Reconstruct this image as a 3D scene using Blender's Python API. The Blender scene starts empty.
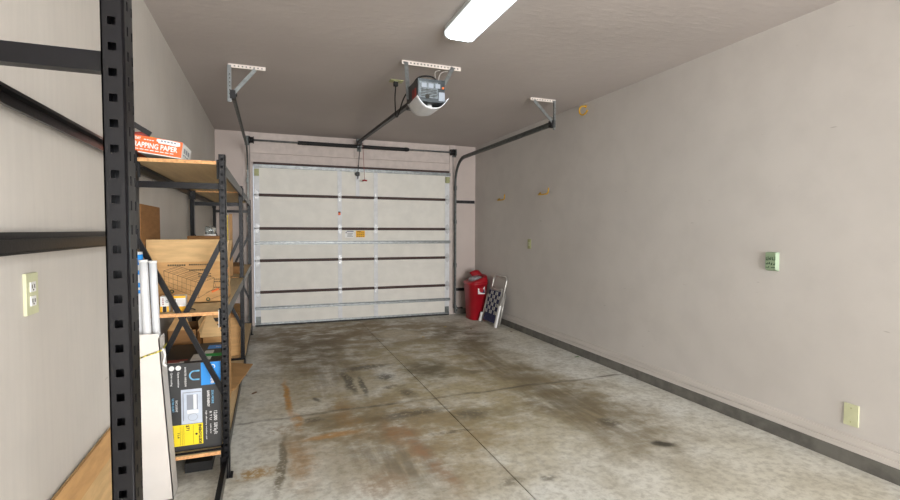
import bpy, bmesh, math, random
from mathutils import Vector, Matrix
random.seed(7)
S = bpy.context.scene
C = S.collection
PI = math.pi

# ------------------------------------------------------------------ materials
def lin(c):
    def f(v):
        v /= 255.0
        return v / 12.92 if v <= 0.04045 else ((v + 0.055) / 1.055) ** 2.4
    return (f(c[0]), f(c[1]), f(c[2]), 1.0)

class NT:
    """small wrapper for building shader node trees"""
    def __init__(s, name):
        s.m = bpy.data.materials.new(name); s.m.use_nodes = True
        s.t = s.m.node_tree; s.N = s.t.nodes; s.L = s.t.links
        s.b = s.N['Principled BSDF']
    def n(s, t, **k):
        x = s.N.new(t)
        for a, b in k.items(): setattr(x, a, b)
        return x
    def link(s, a, b): s.L.new(a, b)
    def put(s, sock, v):
        if hasattr(v, 'is_linked'): s.L.new(v, sock)
        else: sock.default_value = v
    def math(s, op, a, b=0.0, clamp=False):
        x = s.n('ShaderNodeMath', operation=op, use_clamp=clamp)
        s.put(x.inputs[0], a); s.put(x.inputs[1], b)
        return x.outputs[0]
    def noise(s, vec, scale, detail=4, rough=0.55, out='Fac'):
        x = s.n('ShaderNodeTexNoise')
        x.inputs['Scale'].default_value = scale; x.inputs['Detail'].default_value = detail
        x.inputs['Roughness'].default_value = rough
        if vec is not None: s.L.new(vec, x.inputs['Vector'])
        return x.outputs[out]
    def ramp(s, fac, a, b, c0=0.0, c1=1.0, smooth=True):
        x = s.n('ShaderNodeMapRange')
        if smooth: x.interpolation_type = 'SMOOTHSTEP'
        s.put(x.inputs['Value'], fac)
        x.inputs['From Min'].default_value = a; x.inputs['From Max'].default_value = b
        x.inputs['To Min'].default_value = c0; x.inputs['To Max'].default_value = c1
        return x.outputs['Result']
    def mix(s, fac, a, b, blend='MIX'):
        x = s.n('ShaderNodeMix', data_type='RGBA', blend_type=blend)
        s.put(x.inputs[0], fac); s.put(x.inputs[6], a); s.put(x.inputs[7], b)
        return x.outputs[2]
    def pos(s): return s.n('ShaderNodeNewGeometry').outputs['Position']
    def obj(s): return s.n('ShaderNodeTexCoord').outputs['Object']
    def bump(s, h, strength, dist=0.01):
        x = s.n('ShaderNodeBump'); x.inputs['Strength'].default_value = strength
        x.inputs['Distance'].default_value = dist
        s.L.new(h, x.inputs['Height']); s.L.new(x.outputs[0], s.b.inputs['Normal'])
    def scale(s, vec, v):
        x = s.n('ShaderNodeMapping'); s.L.new(vec, x.inputs['Vector'])
        x.inputs['Scale'].default_value = v
        return x.outputs[0]

def mat(name, c, rough=0.6, metal=0.0, var=0.06, vs=12.0, bump=0.0, bs=60.0, stretch=None, spec=0.5):
    k = NT(name)
    v = k.obj()
    if stretch: v = k.scale(v, stretch)
    nz = k.noise(v, vs)
    base = lin(c)
    lo = tuple(x * (1 - var * 2) for x in base[:3]) + (1,)
    hi = tuple(min(1, x * (1 + var * 2)) for x in base[:3]) + (1,)
    k.link(k.mix(k.ramp(nz, 0.3, 0.7), lo, hi), k.b.inputs['Base Color'])
    k.b.inputs['Roughness'].default_value = rough
    k.b.inputs['Metallic'].default_value = metal
    k.b.inputs['Specular IOR Level'].default_value = spec
    if bump: k.bump(k.noise(v, bs), bump)
    return k.m

def wall_mat(name, c, c2, streak=0.0):
    k = NT(name); p = k.pos()
    n1 = k.noise(p, 0.7, 3); n2 = k.noise(p, 5, 5)
    col = k.mix(k.ramp(n1, 0.35, 0.7), lin(c), lin(c2))
    col = k.mix(k.ramp(n2, 0.35, 0.75, 0, 0.25), col, lin(tuple(x * 0.9 for x in c)))
    # small scuffs
    sc = k.noise(k.scale(p, (1.0, 5.0, 26.0)), 1.4, 2)
    col = k.mix(k.ramp(sc, 0.74, 0.80, 0, 0.4), col, lin((128, 120, 112)))
    if streak:
        ns = k.noise(k.scale(p, (30, 14, 1.2)), 3, 3)
        col = k.mix(k.ramp(ns, 0.4, 0.7, 0, streak), col, lin(tuple(x * 0.88 for x in c)))
    k.link(col, k.b.inputs['Base Color'])
    k.b.inputs['Roughness'].default_value = 0.75
    k.b.inputs['Specular IOR Level'].default_value = 0.25
    k.bump(k.noise(p, 55, 3), 0.10, 0.005)
    return k.m

def ceiling_mat():
    k = NT('textured_ceiling_paint'); p = k.pos()
    n1 = k.noise(p, 0.9, 3)
    col = k.mix(k.ramp(n1, 0.3, 0.7), lin((192, 184, 180)), lin((184, 176, 172)))
    k.link(col, k.b.inputs['Base Color'])
    k.b.inputs['Roughness'].default_value = 0.8
    k.b.inputs['Specular IOR Level'].default_value = 0.2
    w = k.noise(k.scale(p, (9, 26, 9)), 1.0, 4)
    k.bump(k.ramp(w, 0.42, 0.68), 0.14, 0.006)
    return k.m

def floor_mat():
    k = NT('stained_concrete'); p = k.pos()
    wn = k.n('ShaderNodeTexNoise'); wn.inputs['Scale'].default_value = 2.6
    wn.inputs['Detail'].default_value = 6; wn.inputs['Roughness'].default_value = 0.65
    k.link(p, wn.inputs['Vector'])
    sub = k.n('ShaderNodeVectorMath', operation='SUBTRACT'); k.link(wn.outputs['Color'], sub.inputs[0]); sub.inputs[1].default_value = (0.5, 0.5, 0.5)
    def warp(amount):
        scl = k.n('ShaderNodeVectorMath', operation='SCALE'); k.link(sub.outputs[0], scl.inputs[0]); scl.inputs['Scale'].default_value = amount
        add = k.n('ShaderNodeVectorMath', operation='ADD'); k.link(p, add.inputs[0]); k.link(scl.outputs[0], add.inputs[1])
        fl = k.n('ShaderNodeVectorMath', operation='MULTIPLY'); k.link(add.outputs[0], fl.inputs[0]); fl.inputs[1].default_value = (1, 1, 0)
        return fl.outputs[0]
    w1, w2, w3 = warp(0.95), warp(0.4), warp(0.14)
    n_l = k.noise(p, 0.9, 5, 0.6); n_m = k.noise(p, 3.5, 6, 0.62); n_f = k.noise(p, 22, 6, 0.7)
    n_b = k.math('ADD', k.math('MULTIPLY', n_m, 0.68), k.math('MULTIPLY', k.noise(k.scale(p, (5, 15, 1)), 1.0, 8, 0.75), 0.32))
    drag = k.noise(k.scale(p, (14, 1.6, 1)), 1.0, 5, 0.6)       # sweep marks running toward the door
    col = k.mix(k.ramp(n_l, 0.3, 0.7), lin((230, 230, 224)), lin((217, 213, 198)))
    col = k.mix(k.ramp(n_m, 0.4, 0.75, 0, 0.5), col, lin((166, 158, 138)))
    def blob(w, cx, cy, rx, ry, ang, c, amt, inner=0.3, brk=None, lo=0.35, hi=0.6):
        nonlocal col
        mp = k.n('ShaderNodeMapping', vector_type='TEXTURE'); k.link(w, mp.inputs['Vector'])
        mp.inputs['Location'].default_value = (cx, cy, 0); mp.inputs['Rotation'].default_value = (0, 0, math.radians(ang))
        mp.inputs['Scale'].default_value = (rx, ry, 1)
        ln = k.n('ShaderNodeVectorMath', operation='LENGTH'); k.link(mp.outputs[0], ln.inputs[0])
        f = k.ramp(ln.outputs['Value'], 1.0, inner, 0, amt)
        if brk is not None: f = k.math('MULTIPLY', f, k.ramp(brk, lo, hi))
        col = k.mix(f, col, lin(c))
    GR = (112, 102, 82); DK = (62, 57, 47); RU = (190, 138, 66); BR = (132, 112, 82); TA = (172, 157, 118)
    # broad tan grime over the parking strip, then the darker tyre lanes and the patch by the door
    blob(w1, 1.15, 4.6, 1.45, 3.0, 0, TA, 0.85, 0.55, n_b, 0.34, 0.57)
    blob(w1, 0.75, 2.9, 0.95, 0.95, 0, (158, 138, 104), 0.75, 0.3, n_b, 0.34, 0.57)
    blob(w1, 2.1, 3.1, 0.62, 1.5, 0, (148, 134, 104), 0.9, 0.3, n_b, 0.34, 0.57)
    blob(w1, 0.9, 6.1, 2.0, 1.25, 0, BR, 0.9, 0.3, n_b, 0.34, 0.57)
    blob(w1, 0.40, 5.1, 0.62, 1.3, 0, (104, 90, 68), 0.85, 0.1, n_b, 0.34, 0.57)
    blob(w1, 0.5, 4.3, 0.55, 1.1, 0, (122, 106, 80), 0.6, 0.1, drag, 0.3, 0.6)
    blob(w1, 2.15, 5.3, 0.6, 1.1, 0, (100, 88, 66), 0.85, 0.15, n_b, 0.34, 0.57)
    blob(w1, 2.0, 4.2, 0.42, 1.2, 4, (112, 100, 76), 0.7, 0.15, drag, 0.28, 0.58)
    blob(w1, 2.08, 2.9, 0.40, 1.1, 0, (112, 100, 76), 0.8, 0.15, drag, 0.28, 0.56)
    blob(w1, 0.55, 3.15, 0.6, 0.5, 0, (122, 106, 76), 0.75, 0.1, n_b, 0.34, 0.57)
    blob(w1, 0.62, 2.55, 0.45, 0.55, 0, (118, 110, 94), 0.75, 0.1, drag, 0.3, 0.6)
    blob(w2, 0.72, 3.9, 0.42, 0.34, 0, (206, 198, 176), 0.6, 0.3, n_b, 0.34, 0.57)
    blob(w2, 1.45, 3.5, 0.5, 0.4, 0, (196, 184, 152), 0.55, 0.2, n_b, 0.34, 0.57)
    blob(w2, 0.33, 2.58, 0.16, 0.3, 0, (190, 182, 164), 0.6, 0.2)
    blob(w2, 1.4, 3.02, 0.5, 0.22, 0, (138, 128, 100), 0.55, 0.1, n_b, 0.34, 0.57)
    blob(w2, 1.35, 4.15, 0.34, 0.42, 0, (98, 90, 68), 0.85, 0.25, n_b, 0.34, 0.57)
    blob(w2, 1.75, 4.0, 0.3, 0.16, 0, GR, 0.6, 0.2, n_b, 0.42, 0.58)
    blob(w3, 1.46, 5.7, 0.34, 0.40, 0, (206, 196, 172), 0.9, 0.5, n_b, 0.34, 0.57)
    # the dark oil marks in the middle
    blob(w3, 0.6, 4.05, 0.055, 0.42, 0, DK, 0.85, 0.4, n_f, 0.33, 0.52)
    blob(w3, 0.69, 3.9, 0.032, 0.34, -3, DK, 0.8, 0.4, n_f, 0.33, 0.52)
    blob(w3, 0.82, 4.42, 0.32, 0.10, 3, DK, 0.7, 0.3, n_f, 0.33, 0.52)
    blob(w3, 0.92, 4.08, 0.10, 0.15, 0, DK, 0.85, 0.3, n_f, 0.33, 0.52)
    blob(w3, 0.92, 3.80, 0.14, 0.055, 0, GR, 0.85, 0.3, n_f, 0.35, 0.6)
    blob(w3, 1.0, 3.62, 0.10, 0.16, 15, DK, 0.65, 0.2, n_f, 0.33, 0.52)
    blob(w3, 0.9, 3.2, 0.36, 0.10, 4, DK, 0.7, 0.2, n_f, 0.33, 0.52)
    blob(w3, 0.26, 3.30, 0.10, 0.06, 0, DK, 0.7, 0.3, n_f, 0.35, 0.6)
    blob(w3, 0.31, 3.7, 0.03, 0.08, 10, DK, 0.8, 0.3)
    blob(w3, 1.3, 3.05, 0.18, 0.12, 0, DK, 0.6, 0.2, n_f, 0.33, 0.52)
    blob(w3, 0.05, 2.75, 0.035, 0.45, -5, GR, 0.85, 0.5, n_f, 0.33, 0.52)
    blob(w3, 1.08, 2.82, 0.2, 0.03, 0, DK, 0.6, 0.3, n_f, 0.35, 0.6)
    blob(w3, 1.32, 2.12, 0.07, 0.05, 0, DK, 0.6, 0.3, n_f, 0.35, 0.55)
    blob(w3, 1.12, 2.15, 0.09, 0.06, 0, DK, 0.5, 0.3, n_f, 0.35, 0.55)
    blob(w3, 2.19, 2.23, 0.085, 0.055, -30, DK, 0.95, 0.4, n_m, 0.25, 0.5)
    blob(w3, 2.1, 2.6, 0.11, 0.12, 0, DK, 0.8, 0.2, n_f, 0.35, 0.55)
    # rust runs
    blob(w3, 0.115, 3.85, 0.032, 0.55, 2, RU, 0.95, 0.3, n_b, 0.2, 0.42)
    blob(w3, 0.15, 3.35, 0.05, 0.28, 6, RU, 0.85, 0.3, n_b, 0.36, 0.56)
    blob(w3, 0.35, 3.02, 0.24, 0.06, 4, RU, 0.85, 0.3, n_f, 0.3, 0.5)
    blob(w2, 0.16, 2.72, 0.10, 0.5, 0, (168, 128, 76), 0.7, 0.2, n_b, 0.36, 0.56)
    blob(w3, -0.08, 2.68, 0.13, 0.10, 0, (184, 142, 72), 0.9, 0.2, n_f, 0.4, 0.55)
    blob(w3, 0.05, 3.2, 0.12, 0.10, 0, (184, 142, 72), 0.5, 0.2, n_f, 0.45, 0.6)
    blob(w2, 0.72, 2.92, 0.20, 0.30, 0, (164, 120, 82), 0.6, 0.3, n_b, 0.36, 0.56)
    blob(w2, 0.48, 3.3, 0.10, 0.55, 0, (156, 122, 74), 0.6, 0.2, n_b, 0.36, 0.56)
    blob(w2, 0.82, 2.5, 0.09, 0.45, 8, (164, 124, 92), 0.75, 0.2, n_b, 0.36, 0.56)
    blob(w2, 0.5, 2.35, 0.2, 0.2, 0, (176, 146, 118), 0.5, 0.2, n_f, 0.35, 0.55)
    # cross joint, half filled with dirt
    sx = k.n('ShaderNodeSeparateXYZ'); k.link(w3, sx.inputs[0])
    d = k.math('ABSOLUTE', k.math('SUBTRACT', k.math('SUBTRACT', sx.outputs[1], 3.41), k.math('MULTIPLY', sx.outputs[0], 0.02)))
    f = k.math('MULTIPLY', k.ramp(d, 0.032, 0.0, 0, 0.8), k.ramp(n_m, 0.35, 0.6, 0.15, 1))
    col = k.mix(f, col, lin((86, 80, 66)))
    col = k.mix(k.ramp(n_f, 0.4, 0.68, 0, 0.42), col, lin((124, 116, 98)))
    k.link(col, k.b.inputs['Base Color'])
    k.link(k.ramp(n_m, 0.3, 0.7, 0.42, 0.7), k.b.inputs['Roughness'])
    k.b.inputs['Specular IOR Level'].default_value = 0.4
    k.bump(n_f, 0.12, 0.004)
    return k.m

def cardboard(name, c):
    return mat(name, c, 0.8, 0, 0.05, 7, 0.08, 40, (1, 1, 6), 0.2)

def glow(name, c, strength):
    k = NT(name)
    p = k.obj()
    sx = k.n('ShaderNodeSeparateXYZ'); k.link(p, sx.inputs[0])
    # two tubes show through the prismatic lens as brighter bands
    band = k.ramp(k.math('ABSOLUTE', k.math('SUBTRACT', k.math('ABSOLUTE', sx.outputs[0]), 0.045)), 0.05, 0.0, 0.05, 1.1)
    k.b.inputs['Base Color'].default_value = lin((235, 242, 242))
    k.b.inputs['Emission Color'].default_value = lin(c)
    k.link(k.math('MULTIPLY', band, strength), k.b.inputs['Emission Strength'])
    k.b.inputs['Roughness'].default_value = 0.3
    return k.m

def clear_mat(name, c):
    k = NT(name)
    k.b.inputs['Base Color'].default_value = lin(c)
    k.b.inputs['Transmission Weight'].default_value = 0.92
    k.b.inputs['Roughness'].default_value = 0.06
    k.b.inputs['IOR'].default_value = 1.3
    return k.m

def wood(name, c, c2):
    k = NT(name); p = k.obj()
    n1 = k.noise(k.scale(p, (30, 1.5, 30)), 1.0, 5, 0.6)
    n2 = k.noise(p, 60, 3)
    col = k.mix(k.ramp(n1, 0.3, 0.7), lin(c), lin(c2))
    col = k.mix(k.ramp(n2, 0.4, 0.7, 0, 0.25), col, lin(tuple(x * 0.8 for x in c)))
    k.link(col, k.b.inputs['Base Color']); k.b.inputs['Roughness'].default_value = 0.65
    k.b.inputs['Specular IOR Level'].default_value = 0.3
    return k.m

M = dict(
    wall_r=wall_mat('painted_wall', (210, 205, 200), (203, 198, 193)),
    wall_l=wall_mat('painted_wall_combed', (208, 203, 196), (200, 194, 186), 0.16),
    wall_f=wall_mat('painted_wall_pinkish', (200, 188, 181), (193, 180, 173)),
    trim_f=mat('painted_header_board', (202, 190, 183), 0.7, 0, 0.03),
    ceil=ceiling_mat(), floor=floor_mat(),
    curb=mat('grey_concrete_curb', (104, 102, 96), 0.85, 0, 0.12, 9, 0.2, 50),
    base=mat('painted_base_board', (206, 200, 194), 0.7, 0, 0.04, 5, 0, 60, (1, 0.3, 6)),
    gap=mat('joint_dirt', (58, 54, 46), 0.95),
    blk=mat('black_enamel_steel', (9, 9, 13), 0.32, 0.0, 0.12, 30, 0.04, 80, None, 0.28),
    blk2=mat('dull_black_steel', (24, 23, 25), 0.5, 0.1, 0.12, 30),
    steel=mat('galvanised_steel', (138, 142, 142), 0.42, 0.6, 0.10, 25),
    steel_d=mat('dull_galvanised_steel', (104, 108, 106), 0.45, 0.7, 0.14, 25),
    zinc=mat('bright_zinc', (190, 191, 192), 0.45, 0.3, 0.05, 30),
    whitesteel=mat('cream_punched_steel', (224, 214, 206), 0.5, 0.1, 0.04),
    dpanel=mat('white_embossed_door_panel', (222, 219, 210), 0.55, 0, 0.02, 6, 0.12, 90),
    dstile=mat('white_galvanised_stile', (214, 215, 216), 0.5, 0.0, 0.03),
    djoint=mat('brown_door_joint', (66, 48, 44), 0.7),
    rubber=mat('black_rubber', (24, 24, 24), 0.7),
    deck=wood('particle_board', (218, 194, 152), (204, 178, 136)),
    deckedge=mat('particle_board_edge', (214, 160, 108), 0.8, 0, 0.12, 90),
    card=cardboard('brown_cardboard', (196, 154, 104)),
    card_b=cardboard('pale_cardboard', (206, 172, 124)),
    card_d=cardboard('dark_cardboard', (150, 110, 70)),
    ink=mat('black_print', (44, 40, 34), 0.8),
    inkg=mat('dark_green_print', (34, 70, 44), 0.8),
    inkb=mat('brown_print', (92, 78, 54), 0.8),
    white=mat('white_print', (232, 232, 230), 0.6, 0, 0.02),
    offwhite=mat('white_carton', (216, 211, 205), 0.6, 0, 0.02, 5),
    plastic_w=mat('white_plastic_film', (212, 214, 216), 0.3, 0, 0.03, 8),
    orange=mat('orange_carton', (236, 104, 46), 0.55, 0, 0.03),
    orange2=mat('orange_print', (226, 110, 40), 0.6),
    yellow=mat('yellow_paper', (240, 214, 30), 0.6, 0, 0.02),
    amber=mat('amber_print', (240, 178, 30), 0.6, 0, 0.02),
    blue=mat('bright_blue_print', (28, 140, 222), 0.5, 0, 0.02),
    lblue=mat('light_blue_print', (120, 190, 230), 0.5, 0, 0.02),
    green=mat('green_print', (20, 150, 66), 0.6),
    acb=mat('dark_grey_carton', (50, 50, 50), 0.55, 0, 0.08, 6),
    pic=mat('pale_photo_print', (190, 200, 214), 0.5, 0, 0.04),
    pic2=mat('grey_photo_print', (136, 142, 152), 0.5, 0, 0.04),
    red=mat('red_plastic', (158, 14, 30), 0.35, 0, 0.06, 4),
    red_d=mat('dull_red_handle', (150, 60, 54), 0.6),
    bag=mat('grey_plastic_bag', (150, 146, 150), 0.35, 0, 0.15, 30, 0.5, 30),
    alu=mat('aluminium_tube', (196, 194, 188), 0.35, 0.6, 0.05),
    navy=mat('navy_webbing', (40, 44, 82), 0.85, 0, 0.2, 120),
    webw=mat('white_webbing', (206, 204, 198), 0.85, 0, 0.08, 120),
    almond=mat('almond_plastic', (206, 208, 172), 0.45, 0, 0.02),
    olive=mat('olive_plastic', (164, 166, 118), 0.5, 0, 0.03),
    mint=mat('pale_green_plastic', (146, 166, 136), 0.5, 0, 0.04),
    hook=mat('yellow_vinyl_coating', (206, 160, 30), 0.45),
    opener=mat('opener_dark_grey', (46, 50, 53), 0.4, 0.3, 0.15, 20),
    openerlab=mat('opener_label', (92, 98, 102), 0.5, 0.1, 0.25, 45),
    lens=mat('frosted_lens', (222, 224, 228), 0.4, 0, 0.02),
    tube=glow('lit_prismatic_lens', (226, 240, 243), 20.0),
    fixw=mat('white_enamel_fixture', (226, 232, 234), 0.4, 0, 0.02),
    glass=clear_mat('clear_glass', (240, 246, 246)),
    tan=mat('raw_wood_strip', (170, 130, 84), 0.7, 0, 0.08, 20),
    leafy=mat('dry_yellow_leaf', (206, 176, 70), 0.8, 0, 0.15, 60),
    leafb=mat('dry_brown_leaf', (110, 78, 48), 0.8, 0, 0.15, 60),
    leafg=mat('green_leaf', (70, 110, 40), 0.7, 0, 0.15, 60),
    strapm=mat('yellow_black_cord', (182, 172, 70), 0.8, 0, 0.5, 90),
)

# ------------------------------------------------------------------ geometry
class MB:
    def __init__(s): s.bm = bmesh.new(); s.mi = 0; s.X = None
    def v(s, p):
        p = Vector(p)
        if s.X is not None: p = s.X @ p
        return s.bm.verts.new(p)
    def f(s, vs, smooth=False):
        try:
            fc = s.bm.faces.new(vs); fc.material_index = s.mi; fc.smooth = smooth
            return fc
        except ValueError: return None
    def box(s, x0, x1, y0, y1, z0, z1):
        q = [s.v((x, y, z)) for z in (z0, z1) for y in (y0, y1) for x in (x0, x1)]
        for i in ((0, 2, 3, 1), (4, 5, 7, 6), (0, 1, 5, 4), (2, 6, 7, 3), (0, 4, 6, 2), (1, 3, 7, 5)):
            s.f([q[j] for j in i])
        return s
    def hexa(s, b, t):
        """solid from 4 bottom corners and 4 top corners"""
        B = [s.v(p) for p in b]; T = [s.v(p) for p in t]
        s.f(B[::-1]); s.f(T)
        for i in range(4): s.f([B[i], B[(i + 1) % 4], T[(i + 1) % 4], T[i]])
        return s
    def slab(s, quad, th):
        """a flat board of thickness th along its normal"""
        q = [Vector(p) for p in quad]; n = (q[1] - q[0]).cross(q[-1] - q[0]).normalized() * th
        B = [s.v(p) for p in q]; T = [s.v(p + n) for p in q]; k = len(q)
        s.f(B[::-1]); s.f(T)
        for i in range(k): s.f([B[i], B[(i + 1) % k], T[(i + 1) % k], T[i]])
        return s
    def bar(s, a, b, w, h, up=(0, 0, 1)):
        a, b = Vector(a), Vector(b); d = (b - a).normalized(); up = Vector(up)
        if abs(d.dot(up)) > 0.98: up = Vector((1, 0, 0))
        r = d.cross(up).normalized(); u = r.cross(d)
        def ring(c): return [c + r * i * w / 2 + u * j * h / 2 for i, j in ((-1, -1), (1, -1), (1, 1), (-1, 1))]
        return s.hexa(ring(a), ring(b))
    def tube(s, pts, r, seg=10, closed=False):
        pts = [Vector(p) for p in pts]; n = len(pts); rings = []
        t0 = (pts[1] - pts[0]).normalized()
        ref = Vector((0, 0, 1)) if abs(t0.z) < 0.9 else Vector((1, 0, 0))
        u = t0.cross(ref).normalized()
        for i in range(n):
            if closed: t = (pts[(i + 1) % n] - pts[i - 1]).normalized()
            else: t = (pts[min(i + 1, n - 1)] - pts[max(i - 1, 0)]).normalized()
            u = (u - t * u.dot(t)).normalized(); w = t.cross(u)
            rr = r[i] if isinstance(r, (list, tuple)) else r
            rings.append([s.v(pts[i] + (u * math.cos(2 * PI * k / seg) + w * math.sin(2 * PI * k / seg)) * rr) for k in range(seg)])
        m = n if closed else n - 1
        for i in range(m):
            A, B = rings[i], rings[(i + 1) % n]
            for k in range(seg): s.f([A[k], A[(k + 1) % seg], B[(k + 1) % seg], B[k]], True)
        if not closed: s.f(rings[0][::-1]); s.f(rings[-1])
        return s
    def cyl(s, a, b, r, seg=14): return s.tube([a, b], r, seg)
    def loft(s, rings, cap0=True, cap1=True, smooth=True):
        R = [[s.v(p) for p in r] for r in rings]; k = len(R[0])
        for i in range(len(R) - 1):
            for j in range(k): s.f([R[i][j], R[i][(j + 1) % k], R[i + 1][(j + 1) % k], R[i + 1][j]], smooth)
        if cap0: s.f(R[0][::-1])
        if cap1: s.f(R[-1])
        return s
    def prism(s, poly, axis, a, b):
        """2-D outline extruded along an axis"""
        def P(p, t):
            return {'x': (t, p[0], p[1]), 'y': (p[0], t, p[1]), 'z': (p[0], p[1], t)}[axis]
        A = [s.v(P(p, a)) for p in poly]; B = [s.v(P(p, b)) for p in poly]; k = len(poly)
        s.f(A[::-1]); s.f(B)
        for i in range(k): s.f([A[i], A[(i + 1) % k], B[(i + 1) % k], B[i]])
        return s
    def merge(s, other):
        me = bpy.data.meshes.new('t'); other.bm.to_mesh(me); s.bm.from_mesh(me); bpy.data.meshes.remove(me)
        return s

def rootloc(o):
    v = Vector((0, 0, 0))
    while o is not None: v += o.location; o = o.parent
    return v

def obj(name, mb, mats, parent=None, bevel=0.0, local=False, loc=None):
    """one mesh object; coordinates in mb are world coordinates unless local"""
    bm = mb.bm
    if bevel:
        bmesh.ops.bevel(bm, geom=[e for e in bm.edges if len(e.link_faces) == 2 and e.calc_face_angle(0) > 0.6],
                        offset=bevel, segments=2, profile=0.6, affect='EDGES', clamp_overlap=True)
    bmesh.ops.recalc_face_normals(bm, faces=bm.faces)
    off = rootloc(parent) if parent is not None else Vector((0, 0, 0))
    if parent is None and loc is not None: off = Vector(loc)
    if not local: bmesh.ops.translate(bm, verts=bm.verts, vec=-off)
    me = bpy.data.meshes.new(name); bm.to_mesh(me); bm.free()
    for m in (mats if isinstance(mats, (list, tuple)) else [mats]): me.materials.append(M[m])
    o = bpy.data.objects.new(name, me); C.objects.link(o)
    if parent is not None: o.parent = parent
    elif loc is not None: o.location = loc
    return o

def tag(o, label, cat, group=None):
    o['label'] = label; o['category'] = cat
    if group: o['group'] = group
    return o
def thing(name, label, cat, loc, group=None):
    o = bpy.data.objects.new(name, None); C.objects.link(o); o.location = loc
    o.empty_display_size = 0.1
    return tag(o, label, cat, group)
def structure(name, mb, mats, label=None, parent=None, bevel=0):
    o = obj(name, mb, mats, parent, bevel)
    if parent is None: o['kind'] = 'structure'
    if label: o['label'] = label
    return o

def text_mb(body, size, origin, right, up, depth=0.0006, mb=None, width=None, bold=0.0):
    """lettering as solid letters: origin = lower left corner of the line"""
    cu = bpy.data.curves.new('t', 'FONT'); cu.body = body; cu.size = size; cu.extrude = depth; cu.offset = bold
    cu.resolution_u = 3
    o = bpy.data.objects.new('t', cu); C.objects.link(o)
    dg = bpy.context.evaluated_depsgraph_get()
    me = bpy.data.meshes.new_from_object(o.evaluated_get(dg))
    bpy.data.objects.remove(o); bpy.data.curves.remove(cu)
    R = Vector(right).normalized(); U = Vector(up).normalized(); N = R.cross(U)
    xs = [v.co.x for v in me.vertices]; k = 1.0
    if width and xs: k = width / (max(xs) - min(xs))
    x0 = min(xs) if xs else 0
    for v in me.vertices:
        c = v.co.copy(); v.co = Vector(origin) + R * (c.x - x0) * k + U * c.y + N * c.z
    mb = mb or MB()
    n0 = len(mb.bm.faces)
    mb.bm.from_mesh(me); bpy.data.meshes.remove(me)
    mb.bm.faces.ensure_lookup_table()
    for fc in mb.bm.faces[n0:]: fc.material_index = mb.mi
    return mb

# ------------------------------------------------------------------ room
WL, WR, YF, YB, H = -0.643, 2.959, 6.861, -4.6, 2.542
YD = 6.80                       # inner face of the garage door
XL, XR, DH = -0.20, 2.525, 2.13 # door opening
b = MB()
JX = 1.163
b.box(WL - .2, JX - .003, YB - .2, YF + .3, -.12, 0); b.box(JX + .004, WR + .2, YB - .2, YF + .3, -.12, 0)
b.mi = 1; b.box(JX - .003, JX + .004, YB - .2, YF + .3, -.12, -.008)
structure('floor', b, ['floor', 'gap'], 'stained concrete garage floor')
structure('ceiling', MB().box(WL - .2, WR + .2, YB - .2, YF + .3, H, H + .12), 'ceil')
structure('wall_left', MB().box(WL - .12, WL, YB, YF + .2, 0, H), 'wall_l')
structure('wall_right', MB().box(WR, WR + .12, YB, YF + .2, 0, H), 'wall_r')
b = MB(); b.box(WL, XL, YF, YF + .12, 0, H); b.box(XR, WR, YF, YF + .12, 0, H); b.box(XL, XR, YF, YF + .12, DH - .01, H)
structure('wall_front', b, 'wall_f')
# the wall behind the photographer, open where the daylight comes in
b = MB(); b.box(WL, 0.2, YB - .12, YB, 0, H); b.box(2.85, WR, YB - .12, YB, 0, H); b.box(.2, 2.85, YB - .12, YB, 2.2, H)
structure('wall_back', b, 'wall_r')
# concrete curb and base board along the right wall and the right of the door
b = MB(); b.box(WR - .022, WR, YB, YF, 0, .078)
b.box(2.64, WR - .022, YF - .03, YF, 0, .078)
structure('trim_1', b, 'curb', 'grey concrete curb at the foot of the right wall')
b = MB(); b.prism([(WR, .08), (WR - .020, .08), (WR - .020, .112), (WR - .010, .113), (WR - .010, .118), (WR - .014, .119), (WR - .014, .158), (WR - .003, .160), (WR - .003, .166), (WR, .166)], 'y', YB, YF)
structure('baseboard_right', b, 'base')
# boards around the door: side casing, header boards, centre spring pad
b = MB()
b.box(-.315, -.235, YF - .018, YF, 0, H); b.box(2.535, 2.625, YF - .018, YF, 0, H)
b.box(-.228, 1.105, YF - .018, YF, 2.272, H - .004); b.box(1.115, 1.235, YF - .022, YF, 2.272, H - .004); b.box(1.245, 2.527, YF - .018, YF, 2.272, H - .004)
b.box(-.228, 2.527, YF - .03, YF, 2.155, 2.262)
structure('trim_2', b, 'trim_f', 'painted boards framing the garage door', bevel=.002)

# ------------------------------------------------------------------ garage door
joints = [0.0, .448, .865, 1.288, 1.725, 2.115]
gd = bpy.data.objects.new('door_1', None); C.objects.link(gd); gd.location = ((XL + XR) / 2, YD, 0)
gd['kind'] = 'structure'; gd['label'] = 'white five-section overhead garage door with brown joints'
XA, XB = XL + .008, XR - .008
for i in range(5):
    z0, z1 = joints[i] + (.02 if i == 0 else .0185), joints[i + 1] - (.0185 if i < 4 else .014)
    obj('door_section', MB().box(XA, XB, YD + .012, YD + .05, z0, z1), 'dpanel', gd, .004)
b = MB()
for z in joints[1:5]: b.box(XA, XB, YD + .008, YD + .048, z - .019, z + .019)
obj('section_joint', b, 'djoint', gd)
obj('bottom_seal', MB().box(XA, XB, YD + .005, YD + .06, 0, .02), 'rubber', gd)
obj('bottom_rail', MB().box(XA, XB, YD + .002, YD + .02, .02, .045), 'steel', gd)
for i in range(5):
    z0, z1 = joints[i] + (.046 if i == 0 else .019), joints[i + 1] - .019
    for x, w in ((XA + .035, .07), (.906, .056), (1.407, .056), (XB - .035, .07)) + (((1.153, .05),) if i == 4 else ()):
        obj('stile', MB().box(x - w / 2, x + w / 2, YD + .004, YD + .013, z0, z1), 'dstile', gd, .002)
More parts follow.
